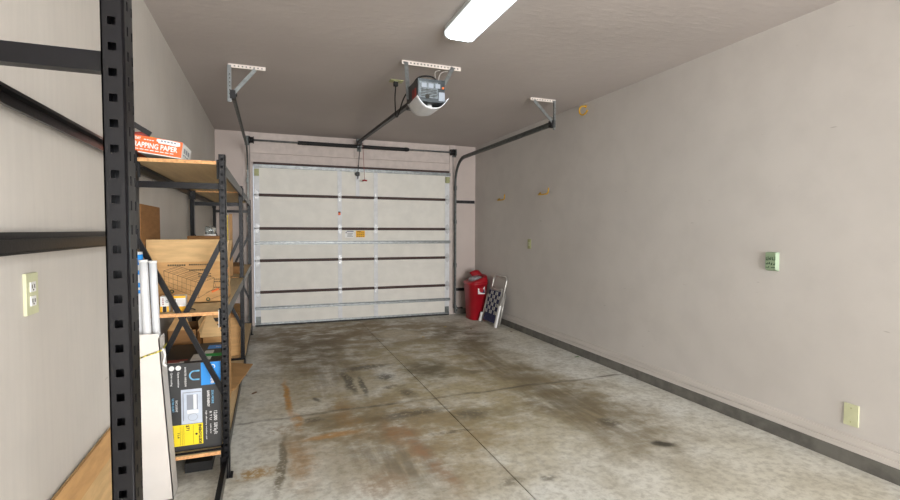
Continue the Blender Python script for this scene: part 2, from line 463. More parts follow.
for z in (1.098, .237):
    b = MB(); p = [(YD + .004, z - .022), (YD - .004, z - .022), (YD - .004, z - .015), (YD - .024, z - .009), (YD - .024, z + .009), (YD - .004, z + .015), (YD - .004, z + .022), (YD + .004, z + .022)]
    b.prism(p, 'x', XA, XB + .01); obj('strut', b, 'steel', gd)
obj('strut', MB().box(XA, XB + .01, YD - .02, YD + .004, 2.078, 2.118), 'steel', gd, .004)
obj('top_seal', MB().box(XA, XB, YD + .004, YF, 2.125, 2.15), 'djoint', gd)
def hinge(x, z, w):
    b = MB(); b.prism([(x - w / 2, z - .02), (x + w / 2, z - .02), (x + w / 2 * .8, z - .05), (x, z - .075), (x - w / 2 * .8, z - .05)], 'y', YD - .001, YD + .004)
    b.prism([(x - w / 2, z + .02), (x - w / 2 * .8, z + .05), (x, z + .075), (x + w / 2 * .8, z + .05), (x + w / 2, z + .02)], 'y', YD - .001, YD + .004)
    b.cyl((x - w / 2, YD - .006, z), (x + w / 2, YD - .006, z), .010, 10); b.box(x - w / 2, x + w / 2, YD - .004, YD + .006, z - .022, z + .022)
    for dz in (-.045, .045): b.cyl((x, YD - .006, z + dz), (x, YD, z + dz), .006, 8)
    return b
for z in joints[1:5]:
    for x, w in ((XA + .034, .06), (.906, .046), (1.407, .046), (XB - .034, .06)):
        obj('hinge', hinge(x, z, w), 'zinc', gd)
for x, sgn in ((XA + .04, -1), (XB - .04, 1)):
    obj('bottom_bracket', MB().box(x - .03, x + .03, YD - .012, YD + .004, .03, .13), 'steel_d', gd, .003)
    b = MB(); b.box(x - .028, x + .028, YD - .03, YD + .004, 1.97, 2.06); b.box(x - .028, x + .028, YD - .05, YD - .03, 1.99, 2.01); b.box(x - .028, x + .028, YD - .05, YD - .03, 2.03, 2.045)
    obj('top_bracket', b, 'olive', gd)
# stickers
b = MB(); b.box(.978, 1.095, YD + .0105, YD + .012, 1.165, 1.262); b.mi = 1; b.box(1.0, 1.094, YD + .0095, YD + .0105, 1.244, 1.259)
b.mi = 2; b.prism([(.984, 1.24), (1.004, 1.24), (.994, 1.222)], 'y', YD + .0095, YD + .0105)
for k in range(3): b.box(1.008, 1.086 - .012 * (k % 2), YD + .0098, YD + .0105, 1.182 + .017 * k, 1.188 + .017 * k)
o = obj('warning_label', b, ['white', 'pic2', 'ink'], gd); o['label'] = 'white instruction sticker with grey lines'
b = MB(); b.box(1.128, 1.252, YD + .0105, YD + .012, 1.17, 1.262); b.mi = 1
for k in range(3):
    for j in range(4): b.box(1.137 + .028 * j, 1.158 + .028 * j, YD + .0098, YD + .0105, 1.18 + .024 * k, 1.186 + .024 * k)
b.box(1.14, 1.2, YD + .0098, YD + .0105, 1.248, 1.256)
o = obj('warning_label', b, ['amber', 'inkb'], gd); o['label'] = 'yellow warning sticker'
b = MB(); b.box(.885, .917, YD + .0015, YD + .004, 1.475, 1.51); b.mi = 1; b.box(.885, .917, YD + .0015, YD + .004, 1.51, 1.525)
o = obj('tension_tag', b, ['orange', 'ink'], gd); o['label'] = 'small orange tag on the stile'

# ------------------------------------------------------------------ door tracks
def track(x, s, label):
    """s = +1 for the right hand side of the door"""
    t = thing('garage_door_track', label, 'door track', (x, YD - .03, 0))
    yv, zt, R = YD - .045, 2.31, .34
    path = [(x, yv, .03), (x, yv, zt - R)]
    path += [(x, yv - R + R * math.cos(a), zt - R + R * math.sin(a)) for a in [PI / 2 * i / 8 for i in range(1, 9)]]
    path.append((x, 4.13, zt))
    # C shaped channel swept along the path
    prof = [(-.009, -.024), (.010, -.024), (.010, .024), (-.009, .024), (-.009, .016), (.005, .016), (.005, -.016), (-.009, -.016)]
    rings = []
    for i, p in enumerate(path):
        a, c = Vector(path[max(0, i - 1)]), Vector(path[min(len(path) - 1, i + 1)])
        d = (c - a).normalized(); nrm = Vector((1, 0, 0)).cross(d)
        rings.append([Vector(p) + Vector((s, 0, 0)) * q[0] + nrm * q[1] for q in prof])
    obj('channel', MB().loft(rings, smooth=False), 'steel_d', t)
    for z in (.12, .75, 1.4, 1.9):
        obj('wall_bracket', MB().box(min(x + s * .010, x + s * .02), max(x + s * .010, x + s * .02), yv - .02, YF - .018, z - .03, z + .03), 'steel_d', t)
    # hanger: angle on the ceiling, upright strap and diagonal brace
    xa, xb = (x - .03, x + .238) if s < 0 else (x - .245, x + .03)
    ya = 4.12
    b = MB(); b.box(xa, xb, ya - .002, ya + .036, H - .004, H); b.box(xa, xb, ya - .004, ya, H - .028, H)
    n = int((xb - xa) / .028); b.mi = 1
    for k in range(n): b.box(xa + .012 + .028 * k, xa + .022 + .028 * k, ya - .0055, ya - .004, H - .019, H - .010)
    o = obj('ceiling_angle', b, ['whitesteel', 'steel_d'], t); o['label'] = 'cream punched steel strip'
    xv = x + (-.022 if s < 0 else .014)
    b = MB(); b.box(xv - .014, xv + .014, ya - .012, ya - .006, zt - .06, H - .012); b.box(xv - .014, xv - .010, ya - .03, ya - .012, zt - .06, H - .02)
    b.mi = 1
    for k in range(6): b.cyl((xv + .002, ya - .013, zt + .0 + .03 * k), (xv + .002, ya - .011, zt + .0 + .03 * k), .005, 8)
    obj('hanger_strap', b, ['steel', 'ink'], t)
    xd = xb - .075 if s < 0 else xa + .03
    obj('diagonal_brace', MB().bar((xd, ya - .016, H - .03), (x + (.01 if s < 0 else -.005), ya - .016, zt + .01), .028, .006, (0, 1, 0)), 'steel', t)
    b = MB(); b.box(x - .02, x + .02, 4.10, 4.16, zt - .035, zt + .03); b.cyl((x - s * .012, 4.12, zt), (x - s * .03, 4.12, zt), .014, 10)
    obj('end_stop', b, 'blk2', t)
    return t
track(-.255, -1, 'galvanised garage door track on the left behind the black rack')
track(2.592, 1, 'galvanised garage door track near the right wall above the red bin')

# torsion shaft with the two springs above the door
ts = thing('torsion_shaft', 'steel shaft with two black torsion springs above the garage door', 'torsion spring', (1.17, YF - .08, 2.43))
yS, zS = YF - .085, 2.425
obj('shaft', MB().cyl((-.235, yS, zS), (2.62, yS, zS), .012), 'steel', ts)
for xa, xb in ((.36, 1.145), (1.215, 1.83)):
    prof = []
    n = int((xb - xa) / .02)
    pts = []; rr = []
    for k in range(n * 2 + 1):
        pts.append((xa + (xb - xa) * k / (n * 2), yS, zS)); rr.append(.026 if k % 2 == 0 else .0235)
    obj('torsion_spring', MB().tube(pts, rr, 14), 'rubber', ts)
for x in (-.21, 2.552):
    b = MB(); b.cyl((x - .03, yS, zS), (x - .012, yS, zS), .045, 18); b.cyl((x - .012, yS, zS), (x + .02, yS, zS), .036, 18); b.cyl((x + .02, yS, zS), (x + .03, yS, zS), .045, 18)
    obj('cable_drum', b, 'blk2', ts)
for x in (-.262, 1.18, 2.605):
    b = MB(); b.box(x - .006, x + .006, yS - .03, YF - .018, zS - .045, zS + .045); b.box(x - .03, x + .03, YF - .03, YF - .018, zS - .06, zS + .06)
    obj('bearing_plate', b, 'steel_d', ts)
for x, lab in ((1.855, 0),):
    obj('winding_cone', MB().tube([(x - .03, yS, zS), (x, yS, zS), (x + .03, yS, zS)], [.028, .03, .02], 14), 'blk2', ts)
for x in (-.235, 2.575):
    obj('lift_cable', MB().cyl((x, yS + .03, zS - .02), (x, YD - .005, .1), .0025, 6), 'steel', ts)

# ------------------------------------------------------------------ opener
OX, OY = 1.085, 3.42
op = thing('garage_door_opener', 'dark grey ceiling-hung garage door opener with white light lens', 'garage door opener', (OX, OY, 2.15))
b = MB(); b.box(OX - .112, OX + .086, 3.265, 3.56, 2.168, 2.325)
o = obj('housing', b, 'opener', op, .018)
b = MB(); b.box(OX - .088, OX + .05, 3.262, 3.265, 2.215, 2.325); b.mi = 1
for k in range(3): b.box(OX - .07 + .05 * k, OX - .035 + .05 * k, 3.2605, 3.262, 2.285, 2.315)
b.box(OX + .055, OX + .1, 3.2605, 3.265, 2.2, 2.26); b.mi = 2
for k in range(5): b.box(OX - .075, OX + .04, 3.2605, 3.262, 2.224 + .011 * k, 2.228 + .011 * k)
b.cyl((OX - .03, 3.258, 2.225), (OX - .03, 3.265, 2.225), .016, 12)
b.mi = 3; b.cyl((OX + .085, 3.255, 2.29), (OX + .085, 3.265, 2.29), .008, 10)
b.bm.transform(Matrix.Translation((-.015, 0, -.02))); obj('control_panel', b, ['openerlab', 'pic2', 'ink', 'orange2'], op)
b = MB(); b.box(OX - .116, OX - .1115, 3.31, 3.40, 2.20, 2.27); obj('side_label', b, 'red_d', op)
# the open trough of the lens under the unit
rows = []
for j, y in enumerate((3.20, 3.24, 3.32, 3.42, 3.50)):
    row = []
    sag = (.0, .0, .004, .006, -.01)[j]; wd = (.112, .112, .112, .108, .1)[j]
    for i in range(17):
        a = -1 + 2 * i / 16
        row.append((OX - .022 + wd * a, y, 2.110 - sag + .075 * abs(a) ** 2.6))
    rows.append(row)
b = MB()
for dz in (0, .004):
    V = [[b.v((p[0], p[1], p[2] + dz)) for p in r] for r in rows]
    for j in range(4):
        for i in range(16): b.f([V[j][i], V[j][i + 1], V[j + 1][i + 1], V[j + 1][i]], True)
    if dz == 0: V0 = V
for side in (0, -1):
    for j in range(4): b.f([V0[j][side], V0[j + 1][side], V[j + 1][side], V[j][side]])
for rr in (0, -1):
    for i in range(16): b.f([V0[rr][i], V0[rr][i + 1], V[rr][i + 1], V[rr][i]])
obj('light_lens', b, 'lens', op)
b = MB(); b.cyl((OX, 3.36, 2.17), (OX, 3.36, 2.145), .02, 12); obj('lamp_socket', b, 'white', op)
ra, rb = Vector((OX - .03, 3.5, 2.262)), Vector((1.165, YF - .05, 2.488))
obj('rail', MB().bar(ra, rb, .034, .03), 'blk2', op, .002)
obj('header_bracket', MB().box(1.14, 1.19, YF - .06, YF - .022, 2.488, 2.535), 'steel_d', op)
tq = ra.lerp(rb, .955)
b = MB(); b.box(tq.x - .03, tq.x + .03, tq.y - .05, tq.y + .05, tq.z - .045, tq.z - .015); obj('trolley', b, 'blk2', op)
b = MB(); b.bar((tq.x + .01, tq.y + .02, tq.z - .03), (1.155, YD - .03, 2.10), .02, .008, (1, 0, 0)); b.bar((1.155, YD - .032, 2.17), (1.152, YD - .03, 1.98), .024, .008, (1, 0, 0)); obj('door_arm', b, 'blk2', op)
b = MB(); b.box(1.133, 1.173, YD - .045, YD - .019, 2.02, 2.075); b.cyl((1.145, YD - .055, 2.045), (1.145, YD - .02, 2.045), .03, 12); obj('door_bracket', b, 'blk2', op)
b = MB(); b.cyl((tq.x + .035, tq.y - .03, tq.z - .03), (1.222, tq.y - .02, 1.955), .003, 6); o = obj('release_cord', b, 'red_d', op)
o = obj('release_handle', MB().tube([(1.19, tq.y - .02, 1.945), (1.222, tq.y - .02, 1.952), (1.254, tq.y - .02, 1.945)], .011, 10), 'red', op); o['label'] = 'red pull handle'
ya = 3.575
b = MB(); b.box(.94, 1.412, ya - .002, ya + .036, H - .004, H); b.box(.94, 1.412, ya - .004, ya, H - .03, H); b.mi = 1
for k in range(17): b.box(.95 + .027 * k, .960 + .027 * k, ya - .0055, ya - .004, H - .02, H - .010)
o = obj('ceiling_angle', b, ['whitesteel', 'steel_d'], op); o['label'] = 'cream punched steel strip'
for xa, xb in ((.97, OX - .115), (1.345, OX + .09)):
    b = MB(); b.bar((xa, ya - .01, H - .012), (xb, 3.50, 2.235), .03, .005, (0, 1, 0))
    obj('hanger_strap', b, 'steel', op)
cord = [(1.02, 4.085, H - .02), (1.02, 4.085, H - .05), (1.01, 4.07, 2.40), (1.0, 4.02, 2.30), (.985, 3.95, 2.225), (.975, 3.86, 2.185), (.965, 3.75, 2.20), (.965, 3.62, 2.27), (.985, 3.53, 2.318)]
def smooth(pts, n=6):
    P = [Vector(p) for p in pts]; out = []
    for i in range(len(P) - 1):
        p0, p1, p2, p3 = P[max(i - 1, 0)], P[i], P[i + 1], P[min(i + 2, len(P) - 1)]
        for k in range(n):
            t = k / n
            out.append(.5 * ((2 * p1) + (p2 - p0) * t + (2 * p0 - 5 * p1 + 4 * p2 - p3) * t * t + (3 * p1 - p0 - 3 * p2 + p3) * t ** 3))
    out.append(P[-1]); return out
b = MB(); b.tube(smooth(cord), .0055, 8); b.box(1.003, 1.037, 4.07, 4.1, H - .045, H - .009); obj('power_cord', b, 'rubber', op)
b = MB(); b.tube(smooth([(.99, 3.5, 2.318), (1.0, 3.35, 2.352), (1.07, 3.3, 2.355), (1.13, 3.33, 2.342), (1.15, 3.4, 2.318)]), .006, 8); obj('cable', b, 'rubber', op)
b = MB(); b.tube(smooth([(1.24, ya - .01, H - .045), (1.18, 3.5, 2.46), (1.15, 3.42, 2.40), (1.15, 3.38, 2.315)]), .0028, 6); b.tube(smooth([(1.3, ya - .01, H - .045), (1.2, 3.45, 2.43), (1.16, 3.4, 2.315)]), .0028, 6); o = obj('signal_wire', b, 'webw', op); o['label'] = 'thin pale wires'
pl = thing('ceiling_outlet', 'olive outlet plate on the ceiling beside the door opener', 'outlet', (1.0, 4.09, H - .006))
obj('cover_plate', MB().box(.97, 1.08, 4.05, 4.125, H - .006, H), 'olive', pl, .002)
b = MB(); b.box(1.005, 1.035, 4.07, 4.105, H - .0085, H - .006); obj('socket', b, 'almond', pl)

# ------------------------------------------------------------------ ceiling lights
def ceiling_light(x, y0, y1, label):
    t = thing('fluorescent_light', label, 'ceiling light', (x, (y0 + y1) / 2, H))
    b = MB(); b.box(x - .10, x + .10, y0, y1, H - .03, H); obj('housing', b, 'fixw', t, .003)
    n = 10; prof = []
    for i in range(n + 1):
        a = PI * i / n
        c, s_ = math.cos(a), math.sin(a)
        prof.append((.102 * (abs(c) ** .45) * (1 if c > 0 else -1), -.03 - .045 * abs(s_) ** .6))
    rings = [[(x + p[0], yy, H + p[1]) for p in prof] for yy in (y0 + .012, (y0 + y1) / 2, y1 - .012)]
    b = MB().loft(rings, True, True, False); obj('lens', b, 'tube', t)
    for ya_ in (y0, y1 - .012):
        b = MB(); b.prism([(x + p[0] * 1.03, H - .02 + (p[1] + .03) * 1.05 - .01) for p in prof], 'y', ya_, ya_ + .012); obj('end_cap', b, 'fixw', t)
    return t
ceiling_light(1.137, 1.68, 2.90, 'lit fluorescent fixture with wraparound lens on the ceiling')

# ------------------------------------------------------------------ storage rack
RH, PITCH = 1.645, .0381
XF, XRr = -.212, -.622            # outer faces of front and rear posts
FY = [.868, 2.675, 4.54, 6.27]
rack = thing('storage_rack', 'long black steel storage rack with wood shelves along left wall', 'storage rack', (-.42, .87, 0))
def post(xo, s, y0, h, d=.058, name='post'):
    """C channel upright: s=+1 front post whose outer face looks to +x"""
    b = MB(); w, t, r = .031, .0022, .004
    X = lambda u: xo - s * u                       # u measured inward from the outer face
    def bx(u0, u1, ya, yb, za, zb): b.box(min(X(u0), X(u1)), max(X(u0), X(u1)), ya, yb, za, zb)
    n = int(h / PITCH)
    # end face (toward the viewer) with a column of square holes
    for yy in (y0, y0 + d - t):
        if yy > y0:
            bx(r, w, yy, yy + t, 0, h); continue
        bx(r, .0112, yy, yy + t, 0, h); bx(.0220, w, yy, yy + t, 0, h)
        z = 0
        for k in range(n + 1):
            zc = .02 + PITCH * k; za = min(zc - .006, h)
            if za > z: bx(.0112, .0220, yy, yy + t, z, za)
            z = zc + .006
        if z < h: bx(.0112, .0220, yy, yy + t, z, h)
    # outer face with two columns of slots
    cols = [(y0 + r, y0 + .013), (y0 + .020, y0 + .038), (y0 + .045, y0 + d - r)]
    for ya, yb in cols: bx(0, t, ya, yb, 0, h)
    for ya, yb in ((y0 + .013, y0 + .020), (y0 + .038, y0 + .045)):
        z = 0
        for k in range(n + 1):
            zc = .012 + PITCH * k; za = min(zc - .0075, h)
            if za > z: bx(0, t, ya, yb, z, za)
            z = zc + .0075
        if z < h: bx(0, t, ya, yb, z, h)
    # rolled corners
    for yc, a0 in ((y0 + r, 0), (y0 + d - r, 1)):
        pts = []
        for k in range(6):
            a = PI / 2 * k / 5
            pts.append((X(r - r * math.cos(a)), yc - r * math.sin(a) if a0 == 0 else yc + r * math.sin(a)))
        inn = [(X(r), yc)]
        A = [b.v((p[0], p[1], 0)) for p in pts + inn]; B = [b.v((p[0], p[1], h)) for p in pts + inn]
        for i in range(len(A)): b.f([A[i], A[(i + 1) % len(A)], B[(i + 1) % len(A)], B[i]], i < 5)
        b.f(B)
    # inner lips
    bx(w - t, w, y0, y0 + d, 0, h)
    o = obj(name, b, 'blk', rack)
    f = MB(); f.box(min(X(-.012), X(w + .012)), max(X(-.012), X(w + .012)), y0 - .006, y0 + d + .006, 0, .004)
    obj('foot_plate', f, 'blk2', o)
    return o
PX = [(-.202, 1.70), (-.205, RH), (-.217, RH), (-.212, RH - .02)]
for (xf, h), y in zip(PX, FY):
    post(xf, 1, y, h, .050 if y < 1 else .058); post(XRr, -1, y, 1.634)
# frame braces: a flat tie near the top, a tie near the floor and an X between
for i, y in enumerate(FY):
    xf = PX[i][0]; yc = y + .029
    for z in (1.528,) if i == 0 else (1.488, .137):
        b = MB(); b.box(XRr + .03, xf - .03, yc - .003, yc, z - .015, z + .015); b.box(XRr + .03, xf - .03, yc, yc + .02, z - .015, z - .012)
        obj('cross_tie', b, 'blk', rack)
    if i:
        for (xa, za), (xb, zb) in (((XRr + .02, 1.235), (xf - .018, .42)), ((xf - .018, 1.225), (XRr + .02, .42))):
            d = Vector((xb - xa, 0, zb - za)).normalized(); nrm = Vector((-d.z, 0, d.x))
            k = 0 if xa < xb else .014
            A, B = Vector((xa, yc - .012 + k, za)), Vector((xb, yc - .012 + k, zb))
            b = MB(); b.bar(A, B, .024, .003, (0, 1, 0)); b.bar(A + nrm * .011 + Vector((0, .006, 0)), B + nrm * .011 + Vector((0, .006, 0)), .003, .012, (0, 1, 0))
            obj('diagonal_brace', b, 'blk', rack)
def beam(front, i, ztop, h=.058, mat_='blk'):
    y0, y1 = FY[i] + .058, FY[i + 1]
    xo = (XF - .004) if front else (XRr + .004)
    s = 1 if front else -1
    b = MB()
    def bx(u0, u1, ya, yb, za, zb): b.box(min(xo - s * u0, xo - s * u1), max(xo - s * u0, xo - s * u1), ya, yb, za, zb)
    bx(0, .004, y0, y1, ztop - h, ztop); bx(.004, .026, y0, y1, ztop - .022, ztop - .018); bx(.004, .012, y0, y1, ztop - h, ztop - h + .004)
    o = obj('beam', b, mat_, rack)
    for ya, dy in ((y0, .04), (y1 - .04, .04)):
        c = MB(); c.box(min(xo + s * .001, xo + s * .006), max(xo + s * .001, xo + s * .006), ya - (.03 if ya == y0 else 0), ya + dy + (.03 if ya != y0 else 0), ztop - .085, ztop + .012)
        c.box(min(xo - s * .0, xo - s * .034), max(xo - s * .0, xo - s * .034), ya - .002 if ya == y0 else ya + dy - .002, ya + .002 if ya == y0 else ya + dy + .002, ztop - .085, ztop + .012)
        obj('beam_connector', c, 'blk', o)
    return o
beam(False, 0, 1.632, .055); beam(False, 0, 1.262, .058); beam(False, 0, .10, .058); beam(True, 0, .10, .058)
levels = [(1.612, 1.610), (.855, .855), (.145, .150)]
for i in (1, 2):
    for zt, _ in levels:
        beam(True, i, zt); beam(False, i, zt - .004)
for i, zt in ((1, 1.612), (1, .857), (1, .140), (2, 1.605), (2, .857), (2, .148)):
    y0, y1 = FY[i] + (.012 if i == 1 else .06), FY[i + 1] + (-.004)
    b = MB(); b.mi = 0
    xa, xb = WL + .002, XF - .006
    # notch the board round the posts: three strips
    yy = FY[i] + .062
    b.box(xa, xb, yy, y1, zt - .017, zt)
    if y0 < yy: b.box(XRr + .036, XF - .036, y0, yy, zt - .017, zt)
    o = obj('shelf_board', b, ['deck', 'deckedge'], rack)
    for p in o.data.polygons:
        if abs(p.normal.y) > .9: p.material_index = 1
o = obj('paper_strip', MB().box(XF - .036, XF - .034, FY[1] + .012, FY[1] + .03, .775, .865), 'white', rack); o['label'] = 'small white tag on the post'

# ------------------------------------------------------------------ goods on the rack
def flat(b, x0, x1, z0, z1, y, t=.0006): b.box(x0, x1, y - t, y, z0, z1)

# orange wrapping paper carton
y0 = 2.682
wp = thing('wrapping_paper_box', 'orange and white wrapping paper carton on the top shelf', 'box', (-.51, 2.8, 1.613))
TILT = Matrix.Translation((-.402, 0, 1.612)) @ Matrix.Rotation(math.radians(7.5), 4, 'Y') @ Matrix.Translation((.402, 0, -1.612))
def tilted(b): b.bm.transform(TILT); return b
b = MB(); b.box(-.636, -.402, y0, y0 + .27, 1.617, 1.693); tilted(b)
o = obj('carton', b, ['orange', 'white'], wp)
for p in o.data.polygons:
    if p.normal.x > .9 or p.normal.z > .9: p.material_index = 1
o = obj('paper_sheet', tilted(MB().box(-.582, -.402, y0 - .004, y0 + .25, 1.613, 1.617)), 'white', wp)
R, U = (1, 0, 0), (0, 0, 1)
b = text_mb('WRAPPING PAPER', .034, (-.634, y0 - .0012, 1.640), R, U, width=.213, bold=.0008)
text_mb('HOLIDAY', .018, (-.628, y0 - .0012, 1.674), R, U, mb=b, width=.05, bold=.0005)
for k in range(9): b.box(-.62 + .021 * k, -.604 + .021 * k, y0 - .001, y0, 1.628, 1.632)
for k in range(4): b.box(-.565 + .011 * k, -.557 + .011 * k, y0 - .001, y0, 1.676, 1.680)
b.prism([(-.512, 1.690), (-.514, 1.680), (-.506, 1.676), (-.504, 1.671), (-.47, 1.671), (-.43, 1.668), (-.412, 1.672), (-.414, 1.689), (-.46, 1.692)], 'y', y0 - .0008, y0)
obj('lettering', tilted(b), 'white', wp)
b = MB()
for k in range(5): b.box(-.496 + .014 * k, -.486 + .014 * k, y0 - .0016, y0 - .0008, 1.679, 1.686)
for k in range(3):
    b.box(-.402, -.4012, y0 + .05 + .06 * k, y0 + .09 + .06 * k, 1.65, 1.672)
    b.box(-.402, -.4012, y0 + .05 + .05 * k, y0 + .08 + .05 * k, 1.635, 1.642)
obj('side_print', tilted(b), 'pic2', wp)
pr = thing('pruning_saw', 'dark folded tool with a dull red handle on the orange carton', 'tool', (-.58, 2.76, 1.695))
b = MB(); b.bar((-.612, 2.735, 1.752), (-.538, 2.735, 1.706), .012, .024, (0, 0, 1)); b.bm.transform(Matrix.Translation((0, 0, .026))); obj('blade', b, 'blk2', pr)
b = MB(); b.tube([(-.625, 2.75, 1.707), (-.58, 2.75, 1.709), (-.545, 2.75, 1.705)], [.012, .014, .010], 10); b.bm.transform(Matrix.Translation((0, 0, .022))); obj('handle', b, 'red_d', pr)
b = MB(); b.tube(smooth([(-.548, 2.75, 1.704), (-.53, 2.752, 1.702), (-.515, 2.753, 1.698), (-.498, 2.754, 1.697)]), .004, 8); b.bm.transform(Matrix.Translation((0, 0, .017))); o = obj('lanyard', b, 'leafy', pr); o['label'] = 'yellow cord at the end'

# large printed cart carton with its flaps folded up
bx0, bx1, by0, by1, bz, bt, bf = -.612, -.238, 3.035, 3.34, .858, 1.09, 1.215
cb = thing('cart_carton', 'large brown carton printed with a cart drawing on the middle shelf', 'box', (-.42, 3.18, bz))
b = MB(); t = .005
b.box(bx0, bx1, by0, by0 + t, bz, bt); b.box(bx0, bx1, by1 - t, by1, bz, bt); b.box(bx0, bx0 + t, by0 + t, by1 - t, bz, bt); b.box(bx1 - t, bx1, by0 + t, by1 - t, bz, bt); b.box(bx0, bx1, by0, by1, bz, bz + t)
obj('carton_body', b, 'card', cb)
b = MB(); b.slab([(bx0 - .017, by0 + .002, bt), (bx1 + .004, by0 + .002, bt), (bx1 + .004, by0 - .004, bf), (bx0 - .017, by0 - .004, bf)], -.005); o = obj('flap', b, 'card_b', cb)
b = MB(); b.slab([(bx1 - .004, by0 + .01, bt), (bx1 - .004, by1 - .01, bt), (bx1 + .012, by1 - .01, bf - .004), (bx1 + .012, by0 + .01, bf - .004)], .005); obj('flap', b, 'card_b', cb)
b = MB(); b.slab([(bx0 + .01, by1 - .002, bt), (bx1 - .01, by1 - .002, bt), (bx1 - .01, by1 + .02, bf - .02), (bx0 + .01, by1 + .02, bf - .02)], .005); obj('flap', b, 'card_d', cb)
# cart drawing
b = MB(); yk = by0 - .0008
def ln(x0, z0, x1, z1, w=.0016): b.bar((x0, yk, z0), (x1, yk, z1), w, .001, (0, 1, 0))
def U2(u, v): return (bx0 + (bx1 - bx0) * u, bt - (bt - bz) * v)      # 0..1 across, 0..1 down
def poly(pts, w=.0018):
    for p, q in zip(pts, pts[1:]): ln(*U2(*p), *U2(*q), w)
poly([(.17, .2), (.36, .1), (.84, .4), (.64, .52), (.17, .2)], .0024); poly([(.17, .2), (.18, .55), (.62, .88), (.64, .52)], .002); poly([(.84, .4), (.82, .68), (.62, .88)], .002)
for k in range(1, 5):
    a = k / 5; poly([(.17 + .19 * a, .2 - .1 * a), (.64 + .2 * a, .52 - .12 * a)], .0012)
for k in range(1, 8):
    a = k / 8; poly([(.17 + .47 * a, .2 + .32 * a), (.36 + .48 * a, .1 + .3 * a)], .0012); poly([(.17 + .47 * a, .2 + .32 * a), (.18 + .44 * a, .55 + .33 * a)], .0012)
poly([(.17, .32), (.63, .65)], .0012); poly([(.18, .44), (.62, .77)], .0012)
def ringp(cu, cv, r, w=.003):
    pts = [(cu + r * math.cos(2 * PI * k / 14), cv + 1.7 * r * math.sin(2 * PI * k / 14)) for k in range(15)]; poly(pts, w)
poly([(.72, .75), (.9, .66), (.97, .72), (.95, .82), (.78, .92)], .0016); poly([(.84, .5), (.86, .62), (.9, .66)], .0016)
obj('cart_drawing', b, 'inkb', cb)
for cu_, cv_ in ((.27, .7), (.75, .92)):
    b = MB(); ringp(cu_, cv_, .022, .006); obj('wheel_print', b, 'inkg', cb)
b = MB(); x, z = U2(.8, .74); b.bar((x, yk, z), (x + .036, yk, z + .016), .012, .001, (0, 1, 0)); obj('orange_print', b, 'orange2', cb)
b = MB()
for u0, u1, v, hh in ((.22, .46, .055, .026), (.5, .82, .05, .022), (.5, .78, .18, .022), (.62, .8, .28, .016), (.62, .8, .335, .016), (.83, .97, .42, .016), (.83, .96, .475, .016), (.83, 1.0 - .02, .62, .016), (.83, .97, .675, .016)):
    x0, z1 = U2(u0, v); x1, z0 = U2(u1, v + hh * 1.6)
    n = max(3, int((x1 - x0) / .010))
    for k in range(n): b.box(x0 + (x1 - x0) * k / n, x0 + (x1 - x0) * (k + .82) / n, yk - .0003, yk + .0006, z0, z1)
obj('small_print', b, 'inkb', cb)
b = MB(); xs = bx1 + .0006
for k, z in enumerate((1.055, .99, .965, .94)): obj('side_print', MB().box(xs - .0006, xs, by0 + .06, by0 + .17, z - .008, z + .006), 'inkg', cb)
o = obj('side_print', MB().box(xs - .0006, xs, by0 + .05, by0 + .15, 1.015, 1.035), 'orange2', cb)
# cardboard sheet standing at the wall
tag(obj('cardboard_sheet', MB().box(-.6405, -.6345, 2.95, 3.43, .858, 1.405), 'card_d', None, 0, False, (-.631, 3.2, .858)),
    'plain brown cardboard sheet standing against left wall behind the cart carton', 'cardboard')
# two bulb boxes
def bulb(x0, x1, yy, kind, label):
    t_ = thing('bulb_box', label, 'box', ((x0 + x1) / 2, yy + .03, .858), 'small boxes on the middle shelf')
    d = .05; z0, z1 = .858, .936
    b = MB(); b.box(x0, x1, yy, yy + d, z0, z1); obj('carton', b, 'white', t_)
    b = MB()
    if kind == 0:
        flat(b, x0, x0 + .010, z0, z0 + .028, yy); flat(b, x1 - .010, x1, z0, z0 + .028, yy)
    else:
        flat(b, x0, x1, z1 - .012, z1, yy)
        c = MB(); flat(c, x0 + .004, x1, z0, z0 + .024, yy); obj('yellow_band', c, 'amber', t_)
    obj('yellow_band', b, 'amber', t_)
    b = MB()
    if kind == 0:
        flat(b, x0 + .011, x1 - .011, z0, z0 + .028, yy, .0008); b.tube([(x1 - .008 + .005 * math.cos(a), yy - .0008, z1 - .026 + .006 * math.sin(a)) for a in [2 * PI * k / 12 for k in range(12)]], .0008, 5, True)
    else: flat(b, x0 + .006, x0 + .012, z0 + .03, z1 - .016, yy, .0008)
    obj('print', b, 'ink', t_)
    b = MB()
    if kind == 0:
        for k in range(4): flat(b, x0 + .010, x0 + .015, z0 + .036 + .009 * k, z0 + .042 + .009 * k, yy, .0008)
    else: flat(b, x0 + .016, x1 - .004, z0 + .032, z1 - .018, yy, .0008)
    obj('picture', b, 'red_d' if kind == 0 else 'offwhite', t_)
bulb(-.516, -.478, 2.752, 0, 'small white box with yellow lower corners and a black mark')
bulb(-.460, -.404, 2.756, 1, 'small white box with a yellow band along its top')
tag(obj('scrap_wire', MB().tube(smooth([(-.395, 2.75, .861), (-.375, 2.755, .868), (-.36, 2.75, .861)]), .003, 6), 'blk2'), 'short dark wire scrap on the middle shelf edge beside the small boxes', 'wire')
